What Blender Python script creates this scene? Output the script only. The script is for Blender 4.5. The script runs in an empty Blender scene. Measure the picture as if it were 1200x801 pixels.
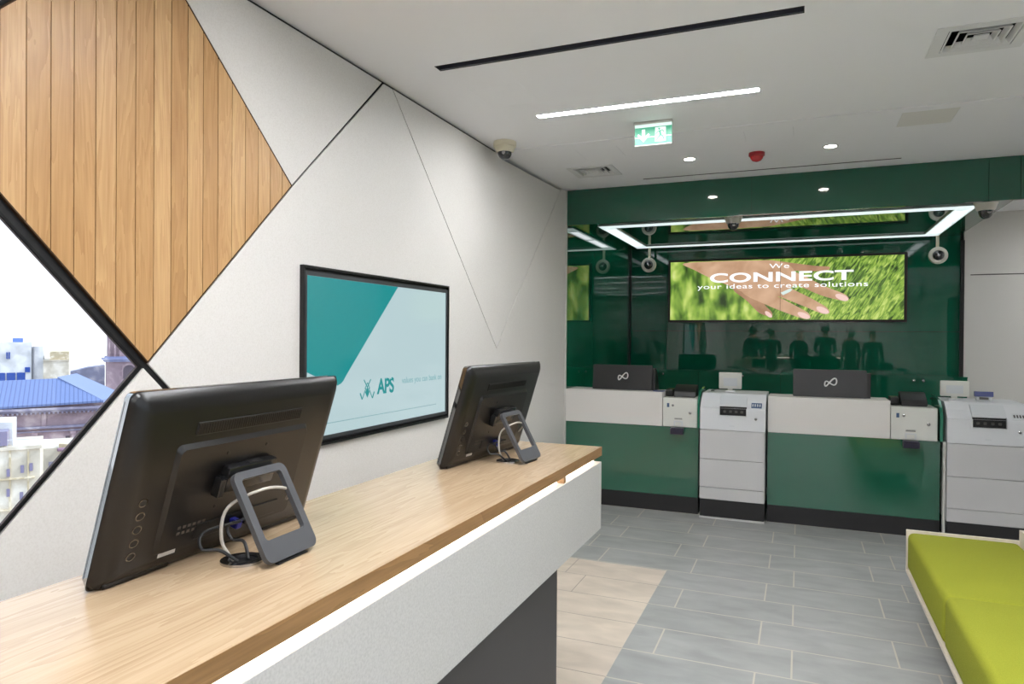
import bpy, bmesh, math, random
from mathutils import Vector, Matrix
random.seed(7)
C = bpy.context.scene.collection
R = math.radians

# ------------------------------------------------------------------ materials
def lin(c):
    return tuple(((v/255)/12.92 if v/255 <= .04045 else ((v/255+.055)/1.055)**2.4) for v in c)+(1,)
def mat(name, col, rough=.5, metal=0, spec=.5, coat=0, emit=None, es=0, bump=None, ior=None):
    m = bpy.data.materials.new(name); m.use_nodes = True
    p = m.node_tree.nodes['Principled BSDF']
    p.inputs['Base Color'].default_value = lin(col)
    p.inputs['Roughness'].default_value = rough
    p.inputs['Metallic'].default_value = metal
    p.inputs['Specular IOR Level'].default_value = spec
    p.inputs['Coat Weight'].default_value = coat
    p.inputs['Coat Roughness'].default_value = .03
    if ior: p.inputs['IOR'].default_value = ior
    if emit:
        p.inputs['Emission Color'].default_value = lin(emit); p.inputs['Emission Strength'].default_value = es
    if bump:
        nt = m.node_tree; n = nt.nodes.new('ShaderNodeTexNoise'); n.inputs['Scale'].default_value = bump[0]
        tc = nt.nodes.new('ShaderNodeTexCoord'); nt.links.new(tc.outputs['Object'], n.inputs['Vector'])
        b = nt.nodes.new('ShaderNodeBump'); b.inputs['Strength'].default_value = bump[1]; b.inputs['Distance'].default_value = .002
        nt.links.new(n.outputs['Fac'], b.inputs['Height']); nt.links.new(b.outputs['Normal'], p.inputs['Normal'])
    return m
class G:
    """tiny node-graph helper"""
    def __init__(s, m): s.m = m; s.nt = m.node_tree; s.p = s.nt.nodes['Principled BSDF']
    def n(s, t, **k):
        x = s.nt.nodes.new(t)
        for a, v in k.items(): setattr(x, a, v)
        return x
    def l(s, a, b): s.nt.links.new(a, b)
    def math(s, op, a, b=None, c=None):
        x = s.n('ShaderNodeMath', operation=op)
        for i, v in enumerate((a, b, c)):
            if v is None: continue
            if isinstance(v, (int, float)): x.inputs[i].default_value = v
            else: s.l(v, x.inputs[i])
        return x.outputs[0]
    def mix(s, f, a, b, mode='MIX'):
        x = s.n('ShaderNodeMix', data_type='RGBA', blend_type=mode)
        for i, v in ((0, f), (6, a), (7, b)):
            if isinstance(v, (int, float, tuple)): x.inputs[i].default_value = v
            else: s.l(v, x.inputs[i])
        return x.outputs[2]
    def obj(s): return s.n('ShaderNodeTexCoord').outputs['Object']
    def sep(s, v):
        x = s.n('ShaderNodeSeparateXYZ'); s.l(v, x.inputs[0]); return x.outputs
    def comb(s, a, b, c):
        x = s.n('ShaderNodeCombineXYZ')
        for i, v in enumerate((a, b, c)):
            if isinstance(v, (int, float)): x.inputs[i].default_value = v
            else: s.l(v, x.inputs[i])
        return x.outputs[0]
    def noise(s, v, scale, detail=3, dist=0):
        x = s.n('ShaderNodeTexNoise'); s.l(v, x.inputs['Vector'])
        x.inputs['Scale'].default_value = scale; x.inputs['Detail'].default_value = detail; x.inputs['Distortion'].default_value = dist
        return x.outputs['Fac']
    def ramp(s, f, stops):
        x = s.n('ShaderNodeValToRGB'); s.l(f, x.inputs[0]); e = x.color_ramp.elements
        while len(e) < len(stops): e.new(.5)
        for i, (p, c) in enumerate(stops): e[i].position = p; e[i].color = lin(c) if len(c) == 3 else c
        return x.outputs[0]
    def bump(s, h, st, d=.002):
        b = s.n('ShaderNodeBump'); b.inputs['Strength'].default_value = st; b.inputs['Distance'].default_value = d
        s.l(h, b.inputs['Height']); s.l(b.outputs[0], s.p.inputs['Normal'])

def oak(name, along, across, plank=None, y0=0, dark=(164,118,72), light=(206,162,110), rough=.38):
    m = mat(name, light, rough, spec=.45); g = G(m); o = g.sep(g.obj()); a, b = o[along], o[across]
    third = o[3-along-across]
    if plank:
        idx = g.math('FLOOR', g.math('DIVIDE', g.math('SUBTRACT', b, y0), plank))
        wn = g.n('ShaderNodeTexWhiteNoise', noise_dimensions='1D'); g.l(idx, wn.inputs['W']); rnd = wn.outputs['Value']
        off = g.math('MULTIPLY', rnd, 17.0)
    else:
        off = 0.0; rnd = None
    if rnd is not None: v = g.comb(g.math('ADD', g.math('MULTIPLY', a, .55), off), g.math('MULTIPLY', b, 6.0), g.math('MULTIPLY', third, 6.0))
    else: v = g.comb(g.math('MULTIPLY', a, .55), g.math('MULTIPLY', b, 6.0), g.math('MULTIPLY', third, 6.0))
    n1 = g.noise(v, 2.0, 4, .6)
    rings = g.math('FRACT', g.math('MULTIPLY', n1, 9.0))
    fine = g.noise(g.comb(g.math('MULTIPLY', a, 5.0), g.math('MULTIPLY', b, 160.0), g.math('MULTIPLY', third, 160.0)), 1.0, 3)
    f = g.math('ADD', g.math('MULTIPLY', rings, .3), g.math('ADD', g.math('MULTIPLY', fine, .5), g.math('MULTIPLY', n1, .35)))
    col = g.ramp(f, [(.2, dark), (.75, light)])
    if rnd is not None:
        tint = g.ramp(rnd, [(0, (226,214,200)), (1, (255,255,255))])
        col = g.mix(.8, col, tint, 'MULTIPLY')
    g.l(col, g.p.inputs['Base Color']); g.bump(fine, .12, .0008)
    return m

def tiles(name, w, h, ox, oy, c1, c2, grout, off=.75, msz=.004, rough=.42):
    m = mat(name, c1, rough, spec=.4); g = G(m); o = g.sep(g.obj())
    v = g.comb(g.math('SUBTRACT', o[0], ox), g.math('SUBTRACT', o[1], oy), 0.0)
    b = g.n('ShaderNodeTexBrick'); g.l(v, b.inputs['Vector'])
    b.offset = off; b.offset_frequency = 2; b.squash = 1
    b.inputs['Scale'].default_value = 1; b.inputs['Brick Width'].default_value = w; b.inputs['Row Height'].default_value = h
    b.inputs['Mortar Size'].default_value = msz; b.inputs['Mortar Smooth'].default_value = .1
    b.inputs['Color1'].default_value = lin(c1); b.inputs['Color2'].default_value = lin(c2); b.inputs['Mortar'].default_value = lin(grout)
    n = g.noise(g.comb(o[0], g.math('MULTIPLY', o[1], 2.2), 0.0), 4.0, 6, .4)
    var = g.ramp(n, [(.3, (222,222,222)), (.7, (255,255,255))])
    c = g.mix(.85, b.outputs['Color'], var, 'MULTIPLY')
    c = g.mix(b.outputs['Fac'], c, lin(grout))
    g.l(c, g.p.inputs['Base Color']); g.bump(g.math('SUBTRACT', 1.0, b.outputs['Fac']), .25, .002)
    return m

M = {}
M['wall'] = mat('white_solid_surface', (226,222,215), .55)
g = G(M['wall']); nz = g.noise(g.obj(), 160, 2)
g.l(g.ramp(nz, [(.3, (222,218,211)), (.5, (228,224,218)), (.7, (231,228,222))]), g.p.inputs['Base Color'])
M['counterwhite'] = mat('counter_solid_surface', (216,213,207), .5)
g = G(M['counterwhite']); nz = g.noise(g.obj(), 190, 2)
g.l(g.ramp(nz, [(.3, (184,182,177)), (.55, (195,193,188)), (.75, (201,199,194))]), g.p.inputs['Base Color'])
M['ceil'] = mat('ceiling_paint', (243,242,243), .8)
M['paint'] = mat('wall_paint', (226,223,217), .7)
M['gap'] = mat('joint_black', (18,18,18), .7)
M['gapgrey'] = mat('joint_grey', (120,118,112), .6)
M['oakwall'] = oak('oak_planks', 2, 1, plank=.0702, y0=1.285, dark=(184,140,92), light=(216,177,126))
M['oaktop'] = oak('oak_worktop', 1, 0, dark=(166,140,110), light=(190,166,136), rough=.18)
M['oakedge'] = oak('oak_edge', 1, 2, dark=(122,90,54), light=(160,122,80), rough=.42)
M['green'] = mat('back_painted_green_glass', (14,98,72), .015, spec=.8)
M['greenband'] = mat('green_glass_band', (30,94,72), .05, spec=.8)
M['greenbase'] = mat('green_glass_counter_front', (36,100,76), .02, spec=1)
M['greenedge'] = mat('green_glass_edge', (44,120,94), .1)
M['black'] = mat('satin_black', (16,16,16), .35)
M['plinth'] = mat('plinth_black', (34,33,34), .45)
M['pedestal'] = mat('pedestal_graphite', (72,68,67), .5)
M['plastic'] = mat('monitor_back_plastic', (13,11,9.5), .32, bump=(700, .08))
M['gloss'] = mat('glossy_black_rim', (12,12,14), .05, coat=1, ior=1.9)
M['screen_off'] = mat('dark_display_glass', (10,11,14), .04, coat=1)
M['standgrey'] = mat('stand_graphite', (72,73,76), .38)
M['hinge'] = mat('hinge_black', (20,20,21), .22)
M['steel'] = mat('polished_steel', (196,196,198), .18, metal=1)
M['cable'] = mat('black_cable', (14,14,15), .45)
M['cablegrey'] = mat('silver_cable', (176,170,160), .4)
M['label'] = mat('paper_label', (212,210,206), .6)
M['ink'] = mat('label_ink', (90,88,85), .6)
M['machine'] = mat('machine_grey', (208,207,206), .42)
M['machtop'] = mat('machine_light', (224,226,228), .4)
M['safe'] = mat('safe_box_white', (224,224,216), .45)
M['blue'] = mat('blue_display', (66,92,128), .3)
M['purple'] = mat('reader_dark', (46,42,60), .3)
M['stamp'] = mat('stamp_blue', (48,62,128), .35)
M['ledge'] = mat('ledge_white', (228,224,218), .5)
M['laptop'] = mat('lid_black', (27,26,26), .42)
M['logo'] = mat('logo_silver', (225,225,222), .35)
M['trimwhite'] = mat('trim_light', (214,212,206), .4)
M['wood_white'] = mat('bench_shell', (232,220,204), .5)
M['fabric'] = mat('green_wool', (172,178,44), .9, spec=.15)
g = G(M['fabric']); nz = g.noise(g.obj(), 420, 3)
g.l(g.ramp(nz, [(.3, (144,148,44)), (.7, (163,167,58))]), g.p.inputs['Base Color']); g.bump(nz, .5, .001)
M['ivory'] = mat('camera_ivory', (226,218,192), .45)
M['camwhite'] = mat('camera_white', (244,238,224), .4)
M['dome'] = mat('smoked_dome', (40,40,44), .06, coat=1)
M['red'] = mat('beacon_red', (176,34,44), .35)
M['grille'] = mat('grille_white', (243,242,241), .5)
M['slot'] = mat('slot_black', (22,22,26), .6)
M['slotblue'] = mat('slot_lining', (70,72,84), .5)
M['alu'] = mat('light_frame', (214,218,220), .35)
M['led'] = mat('led_diffuser', (255,255,255), .5, emit=(250,251,255), es=84)
M['ledring'] = mat('led_ring_diffuser', (255,255,255), .5, emit=(228,244,246), es=.5)
M['ledring2'] = mat('led_ring_core', (255,255,255), .5, emit=(246,250,255), es=1.6)
M['leddown'] = mat('downlight_lens', (255,255,255), .5, emit=(255,248,236), es=60)
M['ledstrip'] = mat('worktop_led', (255,255,255), .5, emit=(255,244,228), es=4)
M['frame'] = mat('window_frame_dark', (20,19,20), .6, spec=.2)
M['floor'] = tiles('grey_stone_tiles', .61, .306, -.1725-6.1, 4.505-6.12, (176,177,174), (168,170,167), (202,196,180), msz=.0042)
M['beige'] = tiles('beige_porcelain_tiles', .61, .306, -1.37-6.1, 4.505-6.12, (226,212,194), (221,207,190), (150,140,128), off=.775, msz=.0025, rough=.35)
M['skin'] = mat('skin', (196,150,124), .6)

def glassmat(name):
    m = bpy.data.materials.new(name); m.use_nodes = True; nt = m.node_tree; nt.nodes.clear()
    o = nt.nodes.new('ShaderNodeOutputMaterial'); mx = nt.nodes.new('ShaderNodeMixShader'); t = nt.nodes.new('ShaderNodeBsdfTransparent')
    gl = nt.nodes.new('ShaderNodeBsdfGlossy'); gl.inputs['Roughness'].default_value = .0
    f = nt.nodes.new('ShaderNodeFresnel'); f.inputs[0].default_value = 1.45
    t.inputs[0].default_value = (.97, .985, 1, 1)
    nt.links.new(f.outputs[0], mx.inputs[0]); nt.links.new(t.outputs[0], mx.inputs[1]); nt.links.new(gl.outputs[0], mx.inputs[2]); nt.links.new(mx.outputs[0], o.inputs[0])
    return m
M['pane'] = glassmat('window_glass')

# ------------------------------------------------------------------ mesh helpers
def bx(bm, x0, x1, y0, y1, z0, z1, bev=0, seg=2):
    r = bmesh.ops.create_cube(bm, size=1)
    vs = r['verts']
    for v in vs: v.co = Vector(((x0+x1)/2+v.co.x*(x1-x0), (y0+y1)/2+v.co.y*(y1-y0), (z0+z1)/2+v.co.z*(z1-z0)))
    if bev:
        es = list({e for v in vs for e in v.link_edges})
        bmesh.ops.bevel(bm, geom=es, offset=bev, segments=seg, affect='EDGES', profile=.6)
    return bm
def box(*a, **k): return bx(bmesh.new(), *a, **k)
def prism(bm, pts, axis, a, b):
    """polygon pts in the two axes other than `axis`, (in order), extruded a..b"""
    def P(u, v, w): return Vector((w, u, v)) if axis == 0 else Vector((u, w, v)) if axis == 1 else Vector((u, v, w))
    A = [bm.verts.new(P(u, v, a)) for u, v in pts]; B = [bm.verts.new(P(u, v, b)) for u, v in pts]
    n = len(pts); fs = [bm.faces.new(A), bm.faces.new(B[::-1])]
    for i in range(n): fs.append(bm.faces.new((A[i], B[i], B[(i+1) % n], A[(i+1) % n])))
    return bm
def ringprism(bm, outer, inner, axis, a, b):
    def P(u, v, w): return Vector((w, u, v)) if axis == 0 else Vector((u, w, v)) if axis == 1 else Vector((u, v, w))
    L = [[bm.verts.new(P(u, v, w)) for u, v in pts] for pts in (outer, inner) for w in (a, b)]
    n = len(outer); OA, OB, IA, IB = L
    for i in range(n):
        j = (i+1) % n
        for q in ((OA[i], OB[i], OB[j], OA[j]), (IA[i], IA[j], IB[j], IB[i]), (OA[i], OA[j], IA[j], IA[i]), (OB[i], IB[i], IB[j], OB[j])): bm.faces.new(q)
    return bm
def rr(cx, cy, w, h, r, n=5):
    o = []
    for qx, qy, a0 in ((1,1,0), (-1,1,90), (-1,-1,180), (1,-1,270)):
        for k in range(n+1):
            a = R(a0+90*k/n); o.append((cx+qx*(w/2-r)+r*math.cos(a), cy+qy*(h/2-r)+r*math.sin(a)))
    return o
def lathe(bm, prof, c, axis=2, n=32):
    """prof: (radius, offset along axis)"""
    rings = []
    for r, h in prof:
        ring = []
        for k in range(n):
            a = 2*math.pi*k/n; u, v = r*math.cos(a), r*math.sin(a)
            p = (u, v, h) if axis == 2 else (u, h, v) if axis == 1 else (h, u, v)
            ring.append(bm.verts.new(Vector(c)+Vector(p)))
        rings.append(ring)
    for A, B in zip(rings, rings[1:]):
        for k in range(n): bm.faces.new((A[k], A[(k+1) % n], B[(k+1) % n], B[k]))
    bm.faces.new(rings[0]); bm.faces.new(rings[-1][::-1])
    return bm
def tube(bm, pts, r, n=8, smooth=True):
    P = [Vector(p) for p in pts]
    if smooth and len(P) > 2:
        Q = []
        for i in range(len(P)-1):
            p0, p1, p2, p3 = P[max(i-1, 0)], P[i], P[i+1], P[min(i+2, len(P)-1)]
            for k in range(6):
                t = k/6; Q.append(.5*((2*p1)+(p2-p0)*t+(2*p0-5*p1+4*p2-p3)*t*t+(3*p1-p0-3*p2+p3)*t**3))
        Q.append(P[-1]); P = Q
    rings = []
    for i, p in enumerate(P):
        t = (P[min(i+1, len(P)-1)]-P[max(i-1, 0)]).normalized()
        a = t.orthogonal().normalized() if i == 0 else (a-t*a.dot(t)).normalized()
        b = t.cross(a)
        rings.append([bm.verts.new(p+(a*math.cos(2*math.pi*k/n)+b*math.sin(2*math.pi*k/n))*r) for k in range(n)])
    for A, B in zip(rings, rings[1:]):
        for k in range(n): bm.faces.new((A[k], A[(k+1) % n], B[(k+1) % n], B[k]))
    bm.faces.new(rings[0][::-1]); bm.faces.new(rings[-1])
    return bm
def obj(name, bm, m, parent=None, world=True, smooth=False):
    """one mesh object; with a parent, world-space vertices are shifted to the parent's location"""
    bmesh.ops.recalc_face_normals(bm, faces=bm.faces)
    if parent is not None and world:
        o = parent; off = Vector()
        while o is not None: off += o.location; o = o.parent
        bmesh.ops.translate(bm, verts=bm.verts, vec=-off)
    me = bpy.data.meshes.new(name); bm.to_mesh(me); bm.free()
    for q in (m if isinstance(m, (list, tuple)) else [m]): me.materials.append(M[q] if isinstance(q, str) else q)
    if smooth:
        for p in me.polygons: p.use_smooth = True
        me.set_sharp_from_angle(angle=R(35))
    o = bpy.data.objects.new(name, me); C.objects.link(o)
    if parent is not None: o.parent = parent
    return o
def thing(name, label, cat, loc=(0,0,0), rz=0, group=None):
    o = bpy.data.objects.new(name, None); C.objects.link(o); o.empty_display_size = .05
    o.location = loc; o.rotation_euler = (0,0,rz); o['label'] = label; o['category'] = cat
    if group: o['group'] = group
    return o
def tag(o, label, cat, group=None):
    o['label'] = label; o['category'] = cat
    if group: o['group'] = group
    return o
def struct(name, bm, m, **k):
    o = obj(name, bm, m, **k); o['kind'] = 'structure'; return o
def dup(root, loc, rz, label, group=None):
    r = root.copy(); C.objects.link(r); r.location = loc; r.rotation_euler = (0,0,rz); r['label'] = label
    if group: r['group'] = group
    for ch in list(root.children):
        c = ch.copy(); C.objects.link(c); c.parent = r
        for q in list(ch.children):
            d = q.copy(); C.objects.link(d); d.parent = c
    return r
def text_bm(body, x0, x1, z0, z1, plane, d, depth=.0008, bold=0, space=1.0):
    """lettering fitted to the box x0..x1 x z0..z1 on a vertical plane: 'Y' faces -Y at y=d, 'X' faces +X at x=d"""
    cu = bpy.data.curves.new('t', 'FONT'); cu.body = body; cu.offset = bold; cu.space_character = space
    o = bpy.data.objects.new('t', cu); C.objects.link(o)
    bpy.context.view_layer.update()
    me = o.to_mesh().copy(); bpy.data.objects.remove(o); bpy.data.curves.remove(cu)
    bm = bmesh.new(); bm.from_mesh(me); bpy.data.meshes.remove(me)
    xs = [v.co.x for v in bm.verts]; ys = [v.co.y for v in bm.verts]
    ax, bxx, ay, by = min(xs), max(xs), min(ys), max(ys)
    r = bmesh.ops.extrude_face_region(bm, geom=bm.faces[:])
    ext = {v for v in r['geom'] if isinstance(v, bmesh.types.BMVert)}
    for v in bm.verts:
        u = x0+(v.co.x-ax)/(bxx-ax)*(x1-x0); w = z0+(v.co.y-ay)/(by-ay)*(z1-z0); e = depth if v in ext else 0
        v.co = Vector((u, d-e, w)) if plane == 'Y' else Vector((d+e, u, w))
    return bm
def plate(bm, x0, x1, y0, y1, z, holes=(), t=.02):
    """horizontal slab z..z+t with rectangular openings"""
    xs = sorted({x0, x1, *[v for h in holes for v in h[:2]]}); ys = sorted({y0, y1, *[v for h in holes for v in h[2:]]})
    for a, b in zip(xs, xs[1:]):
        for c, d in zip(ys, ys[1:]):
            mx, my = (a+b)/2, (c+d)/2
            if any(h[0] < mx < h[1] and h[2] < my < h[3] for h in holes): continue
            bx(bm, a, b, c, d, z, z+t)
    bmesh.ops.remove_doubles(bm, verts=bm.verts, dist=1e-5)
    # drop the inner faces between neighbouring cells
    seen = {}
    for f in bm.faces: seen.setdefault(tuple(sorted(v.index for v in f.verts)), []).append(f)
    bm.verts.index_update(); seen = {}
    for f in bm.faces: seen.setdefault(tuple(sorted(v.index for v in f.verts)), []).append(f)
    bmesh.ops.delete(bm, geom=[f for l in seen.values() if len(l) > 1 for f in l], context='FACES_ONLY')
    return bm

XL, XR, YB, YF, YK, ZC = -2.046, 3.6, -5.0, 6.03, 8.6, 2.85     # left wall, right wall, rear wall, counter front, back wall, ceiling

# ------------------------------------------------------------------ floor
bm = bmesh.new()
for x0, x1, y0, y1 in ((XL-.05, -.78, 4.492, YK+.1), (-.78, XR+.1, YB-.1, YK+.1)): bx(bm, x0, x1, y0, y1, -.1, 0)
struct('floor', bm, 'floor')
struct('floor', box(XL-.05, -.78, YB-.1, 4.492, -.1, 0), 'beige')

# ------------------------------------------------------------------ left wall of diamond panels
WT, WB = 2.404, 1.685            # timber diamond right and bottom corner (Y)
GP = .004
def inset(poly, g):
    n = len(poly); out = []
    area = sum(poly[i][0]*poly[(i+1) % n][1]-poly[(i+1) % n][0]*poly[i][1] for i in range(n))
    s = 1 if area > 0 else -1
    for i in range(n):
        p0, p1, p2 = Vector(poly[i-1]), Vector(poly[i]), Vector(poly[(i+1) % n])
        d1 = (p1-p0).normalized(); d2 = (p2-p1).normalized()
        n1 = Vector((-d1.y, d1.x))*s; n2 = Vector((-d2.y, d2.x))*s
        k = (n1+n2); k = k/max(.3, k.dot(n1)); out.append(tuple(p1+k*g))
    return out
def wall_panel(poly, m='wall', g=GP): return struct('wall_left', prism(bmesh.new(), inset(poly, g), 0, XL-.008, XL), m)
W0, W1, WC, WZ, WR = .245, 1.655, .95, 1.392, .705                 # window diamond
wall_panel([(1.70, ZC-.012), (WT, 2.149), (3.105, ZC-.012)])
wall_panel([(WB, 1.40), (3.10, 0), (4.69, 0), (4.69, 1.49), (4.615, 1.416), (3.20, ZC-.012), (3.115, ZC-.012), (WT, 2.149)])
wall_panel([(4.615, 1.416), (4.69, 1.49), (4.69, ZC-.012), (3.20, ZC-.012)], g=.003)
wall_panel([(WB-.013, 1.3905), (WC, WZ-WR-.009), (.27, 0), (3.095, 0)])
wall_panel([(W0-.009, WZ), (WC, WZ-WR-.009), (.27, 0), (-1.15, 0)])
wall_panel([(W0-.01, WZ), (-1.2, 0), (YB, 0), (YB, ZC-.012), (-1.2, ZC-.012)])
wall_panel([(.93, 2.14), (.215, 1.41), (-1.2, ZC-.012), (.22, ZC-.012)])
wall_panel([(.95, 2.16), (.24, ZC-.012), (1.66, ZC-.012)])
# dark carrier wall behind the panels, open at the window
bm = bmesh.new()
c = [(WC, WZ+WR), (W1, WZ), (WC, WZ-WR), (W0, WZ)]
co_ = inset(c, -.07)
(PT, PR, PBt, PL) = co_
for poly in ([(YB, -.05), PL, PBt, PR, (4.75, -.05)], [(YB, -.05), (YB, ZC+.05), (4.75, ZC+.05), (4.75, -.05), PR, PT, PL]):
    prism(bm, poly, 0, XL-.05, XL-.0125)
ringprism(bm, inset(c, -.075), inset(c, -.0055), 0, XL-.0122, XL-.0085)
struct('wall_left', bm, 'gap')
# timber diamond
tp = thing('timber_panel', 'diamond shaped oak plank cladding high on the white left wall above the window', 'wall panel', (XL, WB, 1.40))
dia = inset([(WB-.018, 2.868), (.962, 2.14), (WB, 1.40), (WT, 2.149)], .006)
# clip to the ceiling
zt = ZC-.02
dia2 = []
n = len(dia)
for i in range(n):
    a, b = dia[i], dia[(i+1) % n]
    if a[1] <= zt: dia2.append(a)
    if (a[1] > zt) != (b[1] > zt):
        t = (zt-a[1])/(b[1]-a[1]); dia2.append((a[0]+t*(b[0]-a[0]), zt))
bm = bmesh.new(); xf = XL+.004
def clip(poly, y, keep_hi):
    out = []
    for i in range(len(poly)):
        a, b = poly[i], poly[(i+1) % len(poly)]
        ia = (a[0] >= y) == keep_hi; ib = (b[0] >= y) == keep_hi
        if ia: out.append(a)
        if ia != ib:
            t = (y-a[0])/(b[0]-a[0]); out.append((y, a[1]+t*(b[1]-a[1])))
    return out
k = 1.285-.0702*6
while k < 2.45:
    p = clip(clip(dia2, k+.0015, True), k+.0702-.0015, False)
    if len(p) > 2: prism(bm, p, 0, XL-.008, xf)
    k += .0702
obj('plank_cladding', bm, 'oakwall', tp)
ed = []
bm = bmesh.new()
ringprism(bm, inset(dia2, -.004), inset(dia2, .0005), 0, XL-.008, XL+.005)
obj('edge_trim', bm, mat('oak_edge_brown', (72,54,40), .8, spec=.1), tp)
# window
wf = bmesh.new()
ringprism(wf, inset(c, -.005), inset(c, .003), 0, XL-.011, XL+.003)
w = struct('window_1', wf, 'frame')
wl = bmesh.new(); ringprism(wl, inset(c, .0032), inset(c, .005), 0, XL-.010, XL-.002)
obj('window_bead', wl, mat('window_bead_brown', (96,84,82), .5), w)
obj('window_pane', prism(bmesh.new(), inset(c, .0034), 0, XL-.0095, XL-.0055), 'pane', w)

# second, slightly angled wall section
bm = bmesh.new()
ax_, ay_, bx_, by_ = -2.05, 4.695, -1.985, 6.03
def wallpt(t, z): return (ax_+(bx_-ax_)*t, ay_+(by_-ay_)*t, z)
def wallpoly(bm, tz, d=.04):
    A = [bm.verts.new(wallpt(t, z)) for t, z in tz]; B = [bm.verts.new(Vector(wallpt(t, z))+Vector((-d, 0, 0))) for t, z in tz]
    n = len(tz); bm.faces.new(A); bm.faces.new(B[::-1])
    for i in range(n): bm.faces.new((A[i], B[i], B[(i+1) % n], A[(i+1) % n]))
wallpoly(bm, [(0, 0), (1, 0), (1, 2.835), (.905, 2.835), (.0, 1.50)])
wallpoly(bm, [(0, 1.508), (.899, 2.835), (.895, 2.815), (0, 2.815)][:2]+[(.885, 2.815), (0, 2.815)])
struct('wall_left', bm, 'wall')
struct('wall_left', box(XL-.12, XL-.06, 4.75, YK, -.05, ZC+.05), 'gapgrey')
struct('trim_1', box(-1.99, -1.976, YF-.012, YF+.012, 0, ZC), 'trimwhite')

# ------------------------------------------------------------------ ceiling
holesF = [(-1.70, .005, 3.04, 3.105), (-1.50, -.21, 3.935, 4.0), (.56, .90, 3.49, 3.80), (-1.687, -1.39, 3.40, 3.72)]
extra = [(-1.2, .3, y, y+.065) for y in (2.0, .6, -1.4, -3.4)]+[(.5, 1.75, y, y+.065) for y in (2.0, .4, -1.2, -2.8, -4.2)]  # second row is unseen fill light, added to brighten the room
lights = [holesF[1]]+extra
side_fill = [(2.7, 3.4, 6.6, 6.665), (2.7, 3.4, 7.9, 7.965)]  # added fill lights, out of view
struct('ceiling', plate(bmesh.new(), XL-.05, XR+.1, YB-.1, 4.585, ZC, holesF+extra), 'ceil')
holesR = [(-1.715, -1.375, 5.25, 5.575), (.55, .845, 4.67, 4.97), (-1.50, -1.20, 4.75, 5.03), (-.35, -.05, 4.72, 5.0)]
struct('ceiling', plate(bmesh.new(), XL-.05, XR+.1, 4.589, 6.05, ZC-.006, holesR, t=.026), 'ceil')
struct('ceiling', box(XL-.3, XR+.3, YB-.3, 6.1, ZC+.12, ZC+.2), 'gap')
# walls around the rest of the room
struct('wall_right', box(XR, XR+.1, 2.5, YK+.1, -.05, ZC+.2), 'paint')
struct('wall_right', box(XR, XR+.1, YB-.1, -4.2, -.05, ZC+.2), 'paint')
struct('wall_right', box(XR, XR+.1, -4.2, 2.5, 2.6, ZC+.2), 'paint')
wf = bmesh.new()
for y in (-4.2, -2.53, -.87, .8, 2.46): bx(wf, XR+.02, XR+.08, y, y+.05, 0, 2.6)
bx(wf, XR+.02, XR+.08, -4.2, 2.5, 2.54, 2.6); bx(wf, XR+.02, XR+.08, -4.2, 2.5, 0, .06)
w2 = struct('fill_window', wf, 'frame')  # unseen glass wall added to let in soft daylight as fill
obj('window_pane', box(XR+.045, XR+.053, -4.2, 2.5, .06, 2.54), 'pane', w2)
struct('wall_rear', box(XL-.1, XR+.2, YB-.1, YB, -.05, ZC+.2), 'paint')

# ------------------------------------------------------------------ teller booth shell
ZR = 2.611
struct('wall_left', box(-2.03, -1.985, YF+.012, YK, 0, ZC), 'green')
bm = bmesh.new()
for x0, x1 in ((-1.985, -1.512), (-1.508, 1.565)):
    for z0, z1 in ((0, 1.588), (1.592, ZR+.05)): bx(bm, x0, x1, YK, YK+.05, z0, z1)
struct('wall_back', bm, 'green')
struct('wall_back', box(-2.1, XR+.1, YK+.05, YK+.1, -.05, ZC+.2), 'gap')
struct('wall_back', box(1.60, XR, YK+.02, YK+.05, -.0, 2.19), 'paint')
struct('wall_back', box(1.60, XR, YK+.02, YK+.05, 2.2, ZC), 'paint')
struct('trim_2', box(1.565, 1.60, YK-.03, YK+.045, 1.07, 2.56), 'black')
struct('trim_2', box(1.601, 1.66, YK+.005, YK+.019, 0, ZR), 'paint')
struct('trim_3', box(-1.984, -1.962, YK-.02, YK-.001, 0, ZR), 'black')
# glossy recessed ceiling over the booth, the band in front of it, and the white ceiling beside it
struct('ceiling', box(-1.984, 1.55, YF+.05, YK-.001, ZR, ZR+.05), 'green')
struct('ceiling', plate(bmesh.new(), 1.56, XR, 6.12, YK+.019, ZC, [(2.05, 2.45, 7.0, 7.7)]+side_fill), 'ceil')
struct('ceiling', box(XL-.3, XR+.3, 6.1, YK+.1, ZC+.12, ZC+.2), 'gap')
bm = bmesh.new()
for x0, x1 in ((-1.984, -.38), (-.378, 1.27), (1.272, 1.465), (1.467, XR)): bx(bm, x0, x1, YF, YF+.03, 2.525, ZC-.008)
struct('wall_front', bm, 'greenband')
struct('wall_front', box(-1.984, XR, YF+.031, YF+.06, 2.53, ZC+.1), 'gap')
struct('wall_front', box(1.50, 1.551, YF+.061, YK, ZR+.051, ZC), 'trimwhite')

# ------------------------------------------------------------------ linear lights
def linear_light(h, label, group=None):
    x0, x1, y0, y1 = h
    t = thing('linear_light', label, 'ceiling light', ((x0+x1)/2, (y0+y1)/2, ZC), 0, group)
    o = [(x0-.0, y0), (x1, y0), (x1, y1), (x0, y1)]; i = [(x0+.006, y0+.006), (x1-.006, y0+.006), (x1-.006, y1-.006), (x0+.006, y1-.006)]
    obj('frame', ringprism(bmesh.new(), o, i, 2, ZC-.002, ZC+.05), 'alu', t)
    obj('diffuser', box(x0+.006, x1-.006, y0+.006, y1-.006, ZC+.004, ZC+.012), 'led', t)
for i, h in enumerate(lights):
    linear_light(h, 'long white recessed strip light in the ceiling near the exit sign' if i == 0 else 'unseen recessed strip light in the ceiling of the hall behind the viewer', None if i == 0 else 'recessed strip lights of the rear hall')
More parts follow.
